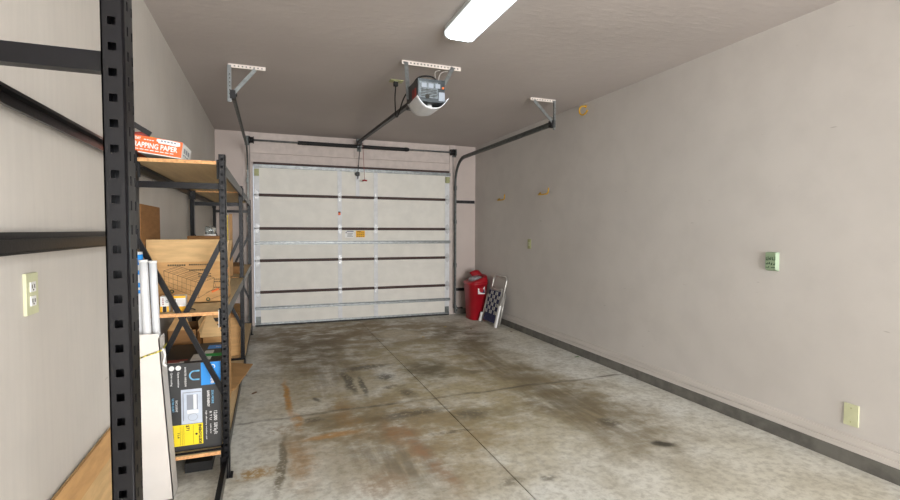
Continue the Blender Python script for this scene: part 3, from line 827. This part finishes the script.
# tall plain carton behind and the glass jar on it
tag(obj('plain_carton', MB().box(-.50, -.30, 3.52, 3.76, .858, 1.228), 'card_d', None, .002, False, (-.4, 3.64, .858)), 'plain carton behind the cart carton with a glass jar on top', 'box')
j = thing('glass_jar', 'clear glass jar standing behind the printed cart carton', 'jar', (-.376, 3.62, 1.2285))
def circ(x, y, z, r, n=20): return [(x + r * math.cos(2 * PI * k / n), y + r * math.sin(2 * PI * k / n), z) for k in range(n)]
jx, jy, jz = -.376, 3.62, 1.2285
b = MB().loft([circ(jx, jy, jz + .012, .033), circ(jx, jy, jz + .05, .034), circ(jx, jy, jz + .062, .027), circ(jx, jy, jz + .064, .024), circ(jx, jy, jz + .05, .031), circ(jx, jy, jz + .014, .030)]); obj('jar_body', b, 'glass', j)
obj('jar_base', MB().loft([circ(jx, jy, jz, .036), circ(jx, jy, jz + .012, .036)]), 'white', j)

# air conditioner carton lying on its side
ax0, ax1, ay0, ay1, az, at_ = -.578, -.248, 2.745, 3.2, .142, .592
ac = thing('air_conditioner_carton', 'dark printed air conditioner carton on its side on the bottom shelf', 'box', (-.42, 2.97, az))
b = MB(); b.box(ax0, ax1, ay0, ay1, az, at_); obj('carton', b, 'acb', ac, .003)
yk = ay0 - .0004
def acp(n, b, m, p):
    b.bm.transform(Matrix.Translation((.006, 0, -.012))); return obj(n, b, m, p)
D, RU_ = (0, 0, -1), (1, 0, 0)            # lettering runs downward
def px(u, v): return (-.578 + (u - 150) * (.326 / 73.5), .605 - (v - 362) * (.48 / 92.0))   # place on the front by rough picture cells
o = acp('blue_panel', MB().box(-.345, ax1 - .006, yk - .0006, yk, .485, .602), 'blue', ac)
b = text_mb('Comfee', .03, (-.300, yk - .001, .590), D, RU_, width=.10, bold=.0006); acp('logo', b, 'white', ac)
b = MB(); b.tube([(-.376 + .0 + .02 * math.cos(a), yk - .001, .540 + .022 * math.sin(a)) for a in [PI / 2 + PI * k / 12 for k in range(13)]] , .004, 6)
b.cyl((-.376, yk - .001, .562), (-.352, yk - .001, .562), .004, 6); b.cyl((-.376, yk - .001, .518), (-.352, yk - .001, .518), .004, 6); acp('u_mark', b, 'lblue', ac)
b = MB()
for xx, n, zz in ((-.507, 10, .562), (-.477, 12, .562), (-.447, 14, .562)):
    b.cyl((xx, yk - .001, .583), (xx, yk, .583), .0125, 16)
text_mb('Easy setup', .012, (-.510, yk - .0008, .562), D, RU_, mb=b, width=.055)
text_mb('Quiet cooling', .012, (-.481, yk - .0008, .562), D, RU_, mb=b, width=.068)
text_mb('Open window', .012, (-.451, yk - .0008, .562), D, RU_, mb=b, width=.078)
text_mb('INVERTER WINDOW', .012, (-.420, yk - .0008, .585), D, RU_, mb=b, width=.10)
text_mb('SAVES ENERGY', .015, (-.318, yk - .0008, .455), D, RU_, mb=b, width=.085, bold=.0004)
text_mb('12,000', .022, (-.288, yk - .0008, .345), D, RU_, mb=b, width=.05, bold=.0002)
text_mb('B T U', .014, (-.308, yk - .0008, .345), D, RU_, mb=b, width=.045)
text_mb('550 Sq Ft', .022, (-.288, yk - .0008, .283), D, RU_, mb=b, width=.06, bold=.0002)
text_mb('cools up to', .010, (-.306, yk - .0008, .28), D, RU_, mb=b, width=.05)
text_mb('high efficiency window unit', .009, (-.326, yk - .0008, .35), D, RU_, mb=b, width=.15)
text_mb('EXCLUSIVE', .013, (-.462, yk - .0008, .418), D, RU_, mb=b, width=.058)
acp('lettering', b, 'white', ac)
b = text_mb('ULTRA QUIET', .013, (-.478, yk - .0008, .43), D, RU_, width=.07); text_mb('35% MORE', .015, (-.298, yk - .0008, .455), D, RU_, mb=b, width=.07); acp('lettering', b, 'lblue', ac)
b = MB(); flat(b, -.437, -.342, .292, .470, yk, .0006); acp('photo_print', b, 'pic', ac)
b = MB(); flat(b, -.412, -.382, .365, .442, yk, .001); flat(b, -.430, -.345, .452, .456, yk, .001); flat(b, -.430, -.426, .31, .45, yk, .001); flat(b, -.366, -.362, .345, .442, yk, .001)
b.tube([(-.385 + .022 * math.cos(a), yk - .001, .325 + .018 * math.sin(a)) for a in [PI * 2 * k / 16 for k in range(16)]], .001, 5, True); acp('photo_print', b, 'pic2', ac)
b = MB(); flat(b, -.381, -.368, .368, .44, yk, .0012); flat(b, -.41, -.36, .345, .362, yk, .0012); flat(b, -.52, -.488, .31, .43, yk, .0008); acp('photo_print', b, 'white', ac)
b = MB(); flat(b, -.508, -.502, .38, .405, yk, .0012); acp('photo_print', b, 'blue', ac)
b = MB(); flat(b, -.502, -.340, .182, .290, yk, .0008); acp('energy_label', b, 'yellow', ac)
b = text_mb('ENERGYGUIDE', .017, (-.359, yk - .0012, .284), D, RU_, width=.10, bold=.0007)
text_mb('$71', .020, (-.416, yk - .0012, .286), D, RU_, mb=b, width=.028, bold=.0006); text_mb('11.4', .014, (-.456, yk - .0012, .25), D, RU_, mb=b, width=.026, bold=.0004)
for xx in (-.385, -.428, -.436, -.444, -.474): b.box(xx, xx + .0012, yk - .0012, yk - .0008, .186, .284)
b.cyl((-.370, yk - .0012, .236), (-.370, yk - .0006, .236), .006, 8)
acp('lettering', b, 'ink', ac)
zt = at_ + .0008
b = MB(); b.box(-.395, -.30, 2.79, 2.93, at_, zt); b.box(-.345, -.30, 2.93, 3.0, at_, zt); b.box(-.50, -.42, 2.765, 2.79, at_, zt); obj('top_print', b, 'offwhite', ac)
b = MB(); b.box(-.34, ax1, 3.04, 3.13, at_, zt); obj('top_print', b, 'blue', ac)
b = MB(); b.box(-.345, ax1, 2.86, 2.92, at_, zt + .0006); obj('top_print', b, 'green', ac)
b = MB(); b.box(-.56, -.44, 2.77, 2.80, at_, zt + .0002); b.box(-.5, -.41, 2.81, 2.83, at_, zt); obj('top_print', b, 'red_d', ac)
b = text_mb('fee', .04, (-.30, 3.07, zt), (1, 0, 0), (0, 1, 0), depth=.0004, width=.03); obj('logo', b, 'white', ac)

# cartons behind it on the bottom shelf
oc = thing('open_carton', 'brown open carton with slanting flaps behind the dark carton', 'box', (-.5, 3.46, .142))
b = MB(); t = .005; X0, X1, Y0, Y1, Z0, Z1 = -.585, -.425, 3.3, 3.6, .142, .66
b.box(X0, X1, Y0, Y0 + t, Z0, Z1); b.box(X0, X1, Y1 - t, Y1, Z0, Z1); b.box(X0, X0 + t, Y0, Y1, Z0, Z1); b.box(X1 - t, X1, Y0, Y1, Z0, Z1); b.box(X0, X1, Y0, Y1, Z0, Z0 + t)
obj('carton_body', b, 'card_d', oc)
b = MB(); b.slab([(X0, Y0, Z1), (X1 - .03, Y0, Z1), (X1 - .06, Y0 - .01, Z1 + .09), (X0 + .05, Y0 - .01, Z1 + .09)], -.005); obj('flap', b, 'card', oc)
b = MB(); b.slab([(X1, Y0 + .01, Z1 - .015), (X1 + .065, Y0 + .01, Z1 + .115), (X1 + .065, Y1 - .14, Z1 + .115), (X1, Y1 - .14, Z1 - .015)], -.005); obj('flap', b, 'card', oc)
b = MB(); b.slab([(X1 + .02, Y0 - .02, .61), (X1 + .15, Y0 - .02, .61), (X1 + .06, Y0 + .05, .77), (X1 + .0, Y0 + .05, .70)], .005); obj('flap', b, 'card_b', oc)
mc = thing('marked_carton', 'brown carton with black marks behind the rack post on the bottom shelf', 'box', (-.33, 3.75, .142))
b = MB(); b.box(-.415, -.262, 3.48, 3.65, .142, .735); obj('carton', b, 'card', mc, .003)
b = MB(); yk = 3.48
flat(b, -.40, -.375, .63, .72, yk, .001); flat(b, -.35, -.32, .67, .695, yk, .001); flat(b, -.345, -.28, .60, .615, yk, .001); flat(b, -.335, -.275, .645, .655, yk, .001); flat(b, -.36, -.34, .63, .66, yk, .001)
obj('print', b, 'ink', mc)
tag(obj('flat_board', MB().slab([(-.146, 4.33, .151), (-.33, 4.43, .151), (-.375, 3.66, .151), (-.258, 3.66, .151), (-.236, 3.70, .151)], -.006), 'card', None, 0, False, (-.26, 4, .151)),
    'loose brown cardboard sheet poking out over the bottom shelf edge', 'cardboard')
sc_ = thing('plain_box', 'large plain brown carton at the far end of the bottom shelf', 'box', (-.4, 5.0, .150))
b = MB(); b.box(-.585, -.262, 4.68, 5.3, .150, .53); obj('carton', b, 'card', sc_, .004)
b = MB(); b.box(-.585, -.262, 4.679, 4.68, .49, .53); o = obj('tape', b, 'card_d', sc_)
tag(obj('flat_carton', MB().box(-.55, -.262, 4.95, 5.6, .858, .925), 'card_d', None, .003, False, (-.41, 5.3, .858)), 'flat brown carton at the far end of the middle shelf', 'box')
tag(obj('wood_strip', MB().box(-.365, -.345, 4.72, 4.735, .858, 1.40), 'leafy', None, 0, False, (-.355, 4.73, .858)), 'thin yellowish strip standing beside the brown strip on the middle shelf', 'wood strip')
tag(obj('wood_strip', MB().box(-.338, -.312, 4.72, 4.74, .858, 1.41), 'tan', None, 0, False, (-.325, 4.73, .858)), 'brown wood strip standing upright on the middle shelf far end', 'wood strip')
tag(obj('black_tray', MB().box(-.43, -.30, 2.80, 3.18, 0, .05), 'rubber', None, .006, False, (-.36, 3, 0)), 'flat black case lying on the floor under the bottom shelf', 'case')

# white carton of wrapped tubes leaning at the rack end
wc = thing('white_carton', 'tall white carton holding white tubes leaning beside the rack', 'carton', (-.525, 2.595, 0))
Lz = lambda z: -.048 * z / .8                     # lean toward the wall
x0, x1, ya, yb, zh = -.578, -.438, 2.545, 2.657, .79
b = MB(); t = .005
def pl_(xa, xb, yc, yd, za, zb):
    b.hexa([(xa + Lz(za), yc, za), (xb + Lz(za), yc, za), (xb + Lz(za), yd, za), (xa + Lz(za), yd, za)], [(xa + Lz(zb), yc, zb), (xb + Lz(zb), yc, zb), (xb + Lz(zb), yd, zb), (xa + Lz(zb), yd, zb)])
pl_(x0, x1, ya, ya + t, 0, zh); pl_(x0, x1, yb - t, yb, 0, zh - .05); pl_(x0, x0 + t, ya, yb, 0, zh - .02); pl_(x1 - t, x1, ya, yb, 0, zh - .02); pl_(x0, x1, ya, yb, 0, t)
obj('carton_body', b, 'offwhite', wc)
b = MB(); zc = .70
b.tube(smooth([(x0 + Lz(zc) - .002, ya - .003, zc - .045), ((x0 + x1) / 2 + Lz(zc), ya - .004, zc - .012), (x1 + Lz(zc) + .003, ya - .002, zc + .012), (x1 + Lz(zc) + .004, yb + .003, zc + .02)], 8), .0035, 8); obj('tie_cord', b, 'strapm', wc)
b = MB(); b.tube(smooth([(x1 + Lz(zc) + .008, ya, .72), (x1 + Lz(zc) + .018, ya, .69), (x1 + Lz(zc) + .012, ya, .65), (x1 + Lz(zc) + .024, ya, .635)]), .005, 8); obj('cord_knot', b, 'white', wc)
for i, (xt, yt, top, r) in enumerate(((-.548, 2.630, 1.165, .019), (-.520, 2.592, 1.125, .018), (-.490, 2.628, 1.118, .017))):
    tt = thing('wrapped_tube', ('white wrapped tube with blue tape bands in the white carton', 'slim white tube at the front of the white carton', 'slim white tube at the right edge of the white carton')[i], 'tube', (xt, yt, .008), 'tubes in the white carton')
    A = Vector((xt, yt, .008)); B = Vector((xt - .027 * top, yt, top))
    pts = [A.lerp(B, k / 8) for k in range(9)]
    b = MB(); b.tube(pts, r, 16); obj('tube_body', b, 'plastic_w', tt)
    if i == 0:
        for za, zb in ((.972, .988), (1.0, 1.022), (1.06, 1.08), (1.105, 1.153)):
            q = lambda z: A.lerp(B, (z - .008) / (top - .008))
            b = MB(); b.tube([q(za), q(zb)], r + .001, 16); obj('blue_band', b, 'blue', tt)
    else:
        b = MB(); b.tube([A.lerp(B, .995), A.lerp(B, 1.004)], r + .0012, 16); obj('end_cap', b, 'white', tt)

# cardboard sheet leaning on the left wall
ls = thing('leaning_cardboard', 'tan cardboard sheet leaning on the left wall beside the near post', 'cardboard', (-.56, 2.0, 0))
b = MB(); b.slab([(-.535, 1.2, 0), (-.535, 2.36, 0), (-.632, 2.36, .445), (-.632, 1.2, .445)], -.005); obj('sheet', b, 'card_b', ls)
b = MB(); b.slab([(-.607, 1.2, .365), (-.607, 2.36, .365), (-.6265, 2.36, .449), (-.6265, 1.2, .449)], .005); obj('flap', b, 'card', ls)

# ------------------------------------------------------------------ by the door: red bin and folded lawn chair
bc = Vector((2.768, 6.39, 0))
rbn = thing('trash_bin', 'red plastic waste bin with raised lid beside the garage door', 'trash bin', bc)
def rsq(z, w, d, e=3.2, n=36, cx=0.0, cy=0.0, tilt=0.0):
    out = []
    for k in range(n):
        a = 2 * PI * k / n; c, s_ = math.cos(a), math.sin(a)
        x = w * abs(c) ** (2 / e) * (1 if c > 0 else -1); y = d * abs(s_) ** (2 / e) * (1 if s_ > 0 else -1)
        out.append((bc.x + cx + x, bc.y + cy + y, z + tilt * x))
    return out
b = MB().loft([rsq(0, .108, .135), rsq(.012, .115, .142), rsq(.50, .145, .178), rsq(.505, .152, .186), rsq(.53, .152, .186), rsq(.53, .142, .174), rsq(.3, .128, .158)]); obj('bin_body', b, 'red', rbn)
b = MB()
# hood: higher on the right, cut open toward the left front
b.loft([rsq(.53, .151, .185), rsq(.548, .151, .185, tilt=.08), rsq(.582, .134, .162, cx=.01, tilt=.32), rsq(.595, .116, .142, cx=.012, tilt=.38), rsq(.57, .104, .13, cx=.01, tilt=.3), rsq(.5, .1, .125, cx=.008)], True, True); obj('hood', b, 'red', rbn)
b = MB(); rows = []
for j in range(5):
    zz = .590 + .016 * j
    rows.append([(bc.x + .005 + .15 * (k / 10) - .010 * j, bc.y + .04 - .03 * math.sin(PI * k / 10) + .012 * j + .05, zz + .02 * math.sin(PI * k / 10) + .03 * k / 10) for k in range(11)])
rings = [r + [(p[0], p[1] + .012, p[2]) for p in r[::-1]] for r in rows]
b.loft(rings); obj('lid_flap', b, 'red', rbn)
b = MB(); b.loft([rsq(.54, .09, .11, cx=-.005), rsq(.585, .085, .105, cx=-.005, tilt=.25), rsq(.61, .05, .06, cx=-.02, tilt=.2)]); obj('liner_bag', b, 'bag', rbn)
bt_ = Vector((bc.x - .005, bc.y - .172, .43))
b = MB(); b.X = Matrix.Translation((bt_.x + .02, bt_.y, bt_.z)) @ Matrix.Rotation(-.08, 4, 'X')
b.box(-.052, .052, -.0035, .004, -.055, .055); b.mi = 1; b.cyl((0, -.005, .002), (0, -.003, .002), .034, 18); b.mi = 2; b.prism([(-.028, -.03), (.05, -.045), (.045, .02), (.02, -.02)], 'y', -.0045, -.0034)
obj('sticker', b, ['white', 'red', 'navy'], rbn)

fc = thing('folding_chair', 'folded aluminium lawn chair with blue and white webbing leaning on the right wall', 'chair', (2.78, 5.9, 0))
lean = math.atan2(.155, .66)
O = Vector((2.765, 6.155, 0)); Ud = Vector((0, -1, 0)); Vd = Vector((math.sin(lean), 0, math.cos(lean))); Wd = Vector((-math.cos(lean), 0, math.sin(lean)))
def CP(u, v, w=0.0): return O + Ud * u + Vd * v + Wd * w
b = MB()
pts = [CP(.05, .06, -.015), CP(.055, .60, -.015)] + [CP(.055 + .05 - .05 * math.cos(a), .62 + .05 * math.sin(a), -.015) for a in [PI / 2 * k / 5 for k in range(6)]] + [CP(.39 + .05 * math.sin(a), .62 + .05 * math.cos(a), -.015) for a in [PI / 2 * k / 5 for k in range(6)]] + [CP(.44, .60, -.015), CP(.445, .06, -.015)]
b.tube(pts, .0125, 10); obj('back_frame', b, 'alu', fc)
b = MB(); b.tube([CP(.085, .50, .004), CP(.085, .10, .004), CP(.41, .10, .004), CP(.41, .50, .004)], .011, 10); b.tube([CP(.085, .50, .004), CP(.16, .485, .004), CP(.25, .475, .004), CP(.34, .485, .004), CP(.41, .50, .004)], .011, 10); obj('seat_frame', b, 'alu', fc)
for u, top in ((.01, .40), (.485, .40)):
    b = MB(); b.tube([CP(u, .0, .012), CP(u + (.02 if u < .2 else -.02), top, .012)], .0125, 10); obj('leg', b, 'alu', fc)
for u, top in ((.035, .46), (.462, .46)):
    b = MB(); b.tube([CP(u, .03, -.035), CP(u + (.012 if u < .2 else -.012), top, -.035)], .011, 10); obj('leg', b, 'alu', fc)
b = MB(); b.hexa([CP(.472, .0, .045), CP(.512, .0, .045), CP(.512, .0, .02), CP(.472, .0, .02)], [CP(.472, .29, .045), CP(.512, .29, .045), CP(.512, .29, .02), CP(.472, .29, .02)]); o = obj('armrest', b, 'white', fc, .005)
b = MB(); b.hexa([CP(-.018, .0, .045), CP(.012, .0, .045), CP(.012, .0, .02), CP(-.018, .0, .02)], [CP(-.012, .13, .045), CP(.018, .13, .045), CP(.018, .13, .02), CP(-.012, .13, .02)]); o = obj('armrest', b, 'white', fc, .005)
b = MB()
nu, nv, us, vs_ = 5, 8, .070, .0515
for i in range(nu):
    u0 = .075 + i * us; b.mi = 0
    b.slab([CP(u0 + .002, .045, .022), CP(u0 + us - .002, .045, .022), CP(u0 + us - .002, .465, .022), CP(u0 + .002, .465, .022)], .002)
for k in range(nv):
    v0 = .048 + k * vs_
    for i in range(nu):
        if (i + k) % 2 == 0:
            b.mi = 1 if k >= 2 else 0
            u0 = .075 + i * us
            b.slab([CP(u0, v0 + .002, .026), CP(u0 + us, v0 + .002, .026), CP(u0 + us, v0 + vs_ - .004, .026), CP(u0, v0 + vs_ - .004, .026)], .002)
            if k >= 2:
                b.mi = 0; b.slab([CP(u0 + us * .4, v0 + .002, .0285), CP(u0 + us * .6, v0 + .002, .0285), CP(u0 + us * .6, v0 + vs_ - .004, .0285), CP(u0 + us * .4, v0 + vs_ - .004, .0285)], .0004)
obj('webbing', b, ['navy', 'webw'], fc)

# black bars on the front wall right of the door
for z, xa, lab in ((1.702, 2.628, 'short black bar on the front wall high above the red bin'), (.372, 2.64, 'short black bar on the front wall low behind the red bin')):
    t_ = thing('wall_bar', lab, 'bar', (2.75, YF - .014, z), 'black bars on the front wall')
    b = MB(); b.box(xa, 2.945, YF - .014, YF, z - .022, z + .022); obj('bar', b, 'blk2', t_, .003)
    b = MB()
    for k in range(5): b.cyl((xa + .04 + .055 * k, YF - .02, z), (xa + .04 + .055 * k, YF - .014, z), .008, 8)
    obj('bolt', b, 'blk', t_)
sl = thing('floor_bracket', 'small black bracket at the foot of the right door track', 'bracket', (2.66, YF - .06, .05))
b = MB(); b.box(2.61, 2.74, YF - .05, YF - .03, .085, .105); b.box(2.612, 2.64, YF - .075, YF - .03, .05, .12); obj('arm', b, 'blk2', sl)
b = MB(); b.cyl((2.626, YF - .083, .095), (2.626, YF - .075, .095), .011, 10); obj('bolt', b, 'zinc', sl)

# ------------------------------------------------------------------ things on the walls
# all on the right wall: w runs along -y (to the right in the picture)
gb = thing('wall_control', 'pale green wall box with dark lettering on the right wall', 'wall box', (WR - .02, 2.147, 1.084))
b = MB(); y0, y1, z0, z1 = 2.100, 2.178, 1.022, 1.140
b.hexa([(WR - .001, y0, z0), (WR - .001, y1, z0), (WR - .001, y1, z1), (WR - .001, y0, z1)], [(WR - .02, y0 + .012, z0 + .012), (WR - .02, y1 - .002, z0 + .012), (WR - .02, y1 - .002, z1 - .004), (WR - .02, y0 + .012, z1 - .004)])
obj('case', b, 'mint', gb, .003)
b = MB()
for k, (ya, yb, za, zb) in enumerate(((2.172, 2.192, 1.088, 1.112), (2.150, 2.166, 1.093, 1.110), (2.118, 2.142, 1.090, 1.114), (2.176, 2.190, 1.062, 1.074), (2.160, 2.170, 1.064, 1.078), (2.142, 2.152, 1.060, 1.074), (2.118, 2.132, 1.060, 1.072), (2.165, 2.192, 1.042, 1.052), (2.12, 2.15, 1.042, 1.048))):
    ya, yb = 2.112 + (ya - 2.118) * .82, 2.112 + (yb - 2.118) * .82
    b.box(WR - .0206, WR - .020, ya, yb, za, za + .004); b.box(WR - .0206, WR - .020, ya, ya + .004, za, zb); b.box(WR - .0206, WR - .020, yb - .004, yb, za, zb - .005)
obj('print', b, 'inkg', gb)
wpz = thing('blank_wall_plate', 'almond blank cover plate low on the right wall near the floor', 'wall plate', (WR - .006, 1.674, .273))
obj('cover_plate', MB().box(WR - .007, WR, 1.640, 1.710, .214, .332), 'almond', wpz, .0025)
for z in (.235, .311): obj('screw', MB().cyl((WR - .009, 1.675, z), (WR - .007, 1.675, z), .0035, 10), 'olive', wpz)
sw = thing('wall_outlet', 'olive outlet plate on the right wall in front of the lawn chair', 'outlet', (WR - .006, 5.187, 1.108))
obj('cover_plate', MB().box(WR - .007, WR, 5.15, 5.222, 1.05, 1.166), 'olive', sw, .002)
b = MB(); b.box(WR - .009, WR - .007, 5.175, 5.197, 1.085, 1.105); b.box(WR - .009, WR - .007, 5.175, 5.197, 1.112, 1.132); obj('socket', b, 'almond', sw)
lo = thing('wall_outlet', 'almond duplex outlet on the left wall below the rack beam', 'outlet', (WL + .006, 1.70, 1.086))
obj('cover_plate', MB().box(WL, WL + .008, 1.665, 1.737, 1.028, 1.145), 'almond', lo, .003)
for z in (1.066, 1.106):
    so = obj('socket', MB().box(WL + .008, WL + .0105, 1.685, 1.717, z - .014, z + .014), 'white', lo, .001)
    b = MB(); b.box(WL + .0105, WL + .0115, 1.692, 1.695, z - .004, z + .007); b.box(WL + .0105, WL + .0115, 1.706, 1.709, z - .004, z + .007); b.cyl((WL + .0105, 1.7, z - .008), (WL + .0115, 1.7, z - .008), .0025, 8); obj('slot', b, 'ink', so)
def hook(y, z, label, up):
    t_ = thing('wall_hook', label, 'hook', (WR, y, z), 'yellow hooks on the right wall')
    if up:
        pts = [(WR + .0, y + .02, z + .05), (WR - .04, y + .03, z + .05), (WR - .055, y + .045, z + .03), (WR - .055, y + .045, z - .01), (WR - .05, y + .01, z - .04), (WR - .05, y - .045, z - .035), (WR - .05, y - .075, z - .012)]
    else:
        y -= .05; pts = [(WR, y + .13, z - .012), (WR - .03, y + .12, z - .025), (WR - .045, y + .09, z - .03), (WR - .05, y, z - .032), (WR - .05, y - .09, z - .03), (WR - .05, y - .12, z - .01), (WR - .05, y - .125, z + .035)]
    obj('hook_rod', MB().tube(smooth(pts), .008, 8), 'hook', t_)
    b = MB(); p = pts[0]; b.cyl((WR - .004, p[1], p[2]), (WR, p[1], p[2]), .016, 12); obj('flange', b, 'hook', t_)
hook(4.867, 1.714, 'yellow hook on the right wall, nearer the camera of the two at mid height', False)
hook(5.942, 1.712, 'yellow hook on the right wall nearest the front corner', False)
hook(4.078, 2.455, 'yellow curled hook high on the right wall just under the ceiling', True)

# fallen leaves on the concrete
def leaf(x, y, r, m, ang, label):
    pts = []
    for k in range(12):
        a = 2 * PI * k / 12; rr = r * (.55 + .45 * abs(math.cos(a))) * (1 + .12 * math.sin(5 * a))
        pts.append((rr * math.cos(a), .6 * rr * math.sin(a)))
    b = MB(); c, s_ = math.cos(ang), math.sin(ang)
    q = [(x + c * p[0] - s_ * p[1], y + s_ * p[0] + c * p[1], .0015 + .006 * abs(p[1]) / r) for p in pts]
    T = [b.v(p) for p in q]; B = [b.v((p[0], p[1], p[2] - .0012)) for p in q]
    b.f(T); b.f(B[::-1])
    for k in range(12): b.f([B[k], B[(k + 1) % 12], T[(k + 1) % 12], T[k]])
    tag(obj('fallen_leaf', b, m, None, 0, False, (x, y, 0)), label, 'leaf', 'leaves on the floor')
leaf(2.146, 5.955, .028, 'leafy', .3, 'yellow dry leaf on the floor near the right end of the garage door')
leaf(2.418, 5.721, .026, 'leafb', 1.2, 'brown dry leaf on the floor in front of the red bin')
leaf(2.834, 5.40, .022, 'leafb', .5, 'brown dry leaf at the curb just right of the lawn chair')
leaf(2.885, 4.084, .030, 'leafg', .2, 'green leaf at the foot of the right wall')
leaf(1.696, 5.48, .024, 'leafy', 2.0, 'pale yellow leaf at the edge of the light patch before the door')
leaf(-.125, 4.02, .030, 'leafb', .9, 'small brown leaf beside the loose cardboard sheet')

# ------------------------------------------------------------------ light
def area(name, loc, rot, sx, sy, power, c):
    l = bpy.data.lights.new(name, 'AREA'); l.shape = 'RECTANGLE'; l.size = sx; l.size_y = sy; l.energy = power; l.color = c
    o = bpy.data.objects.new(name, l); C.objects.link(o); o.location = loc; o.rotation_euler = rot
    return o
# daylight coming in through the open side behind the photographer
area('daylight_opening', (1.52, YB - .02, 1.1), (math.radians(90), 0, 0), 2.6, 2.15, 365, (.985, .985, .99))
w = bpy.data.worlds.new('sky'); S.world = w; w.use_nodes = True
w.node_tree.nodes['Background'].inputs[0].default_value = (.75, .85, 1, 1); w.node_tree.nodes['Background'].inputs[1].default_value = 1.0

# ------------------------------------------------------------------ camera
cam = bpy.data.cameras.new('camera'); co = bpy.data.objects.new('camera', cam); C.objects.link(co)
f, yaw, pitch, roll, h = 484.62, .3558, .0404, .003, 1.2699
fw = Vector((math.sin(yaw) * math.cos(pitch), math.cos(yaw) * math.cos(pitch), -math.sin(pitch)))
rt = Vector((math.cos(yaw), -math.sin(yaw), 0)); up = rt.cross(fw)
r2 = rt * math.cos(roll) + up * math.sin(roll); u2 = up * math.cos(roll) - rt * math.sin(roll)
co.matrix_world = Matrix(((r2.x, u2.x, -fw.x, 0), (r2.y, u2.y, -fw.y, 0), (r2.z, u2.z, -fw.z, h), (0, 0, 0, 1)))
cam.sensor_width = 36.0; cam.lens = f / 900 * 36.0; cam.clip_start = .02
S.camera = co
vs = S.view_settings
vs.view_transform = 'Standard'; vs.look = 'None'; vs.exposure = 0.45; vs.gamma = 1.0; vs.use_curve_mapping = False
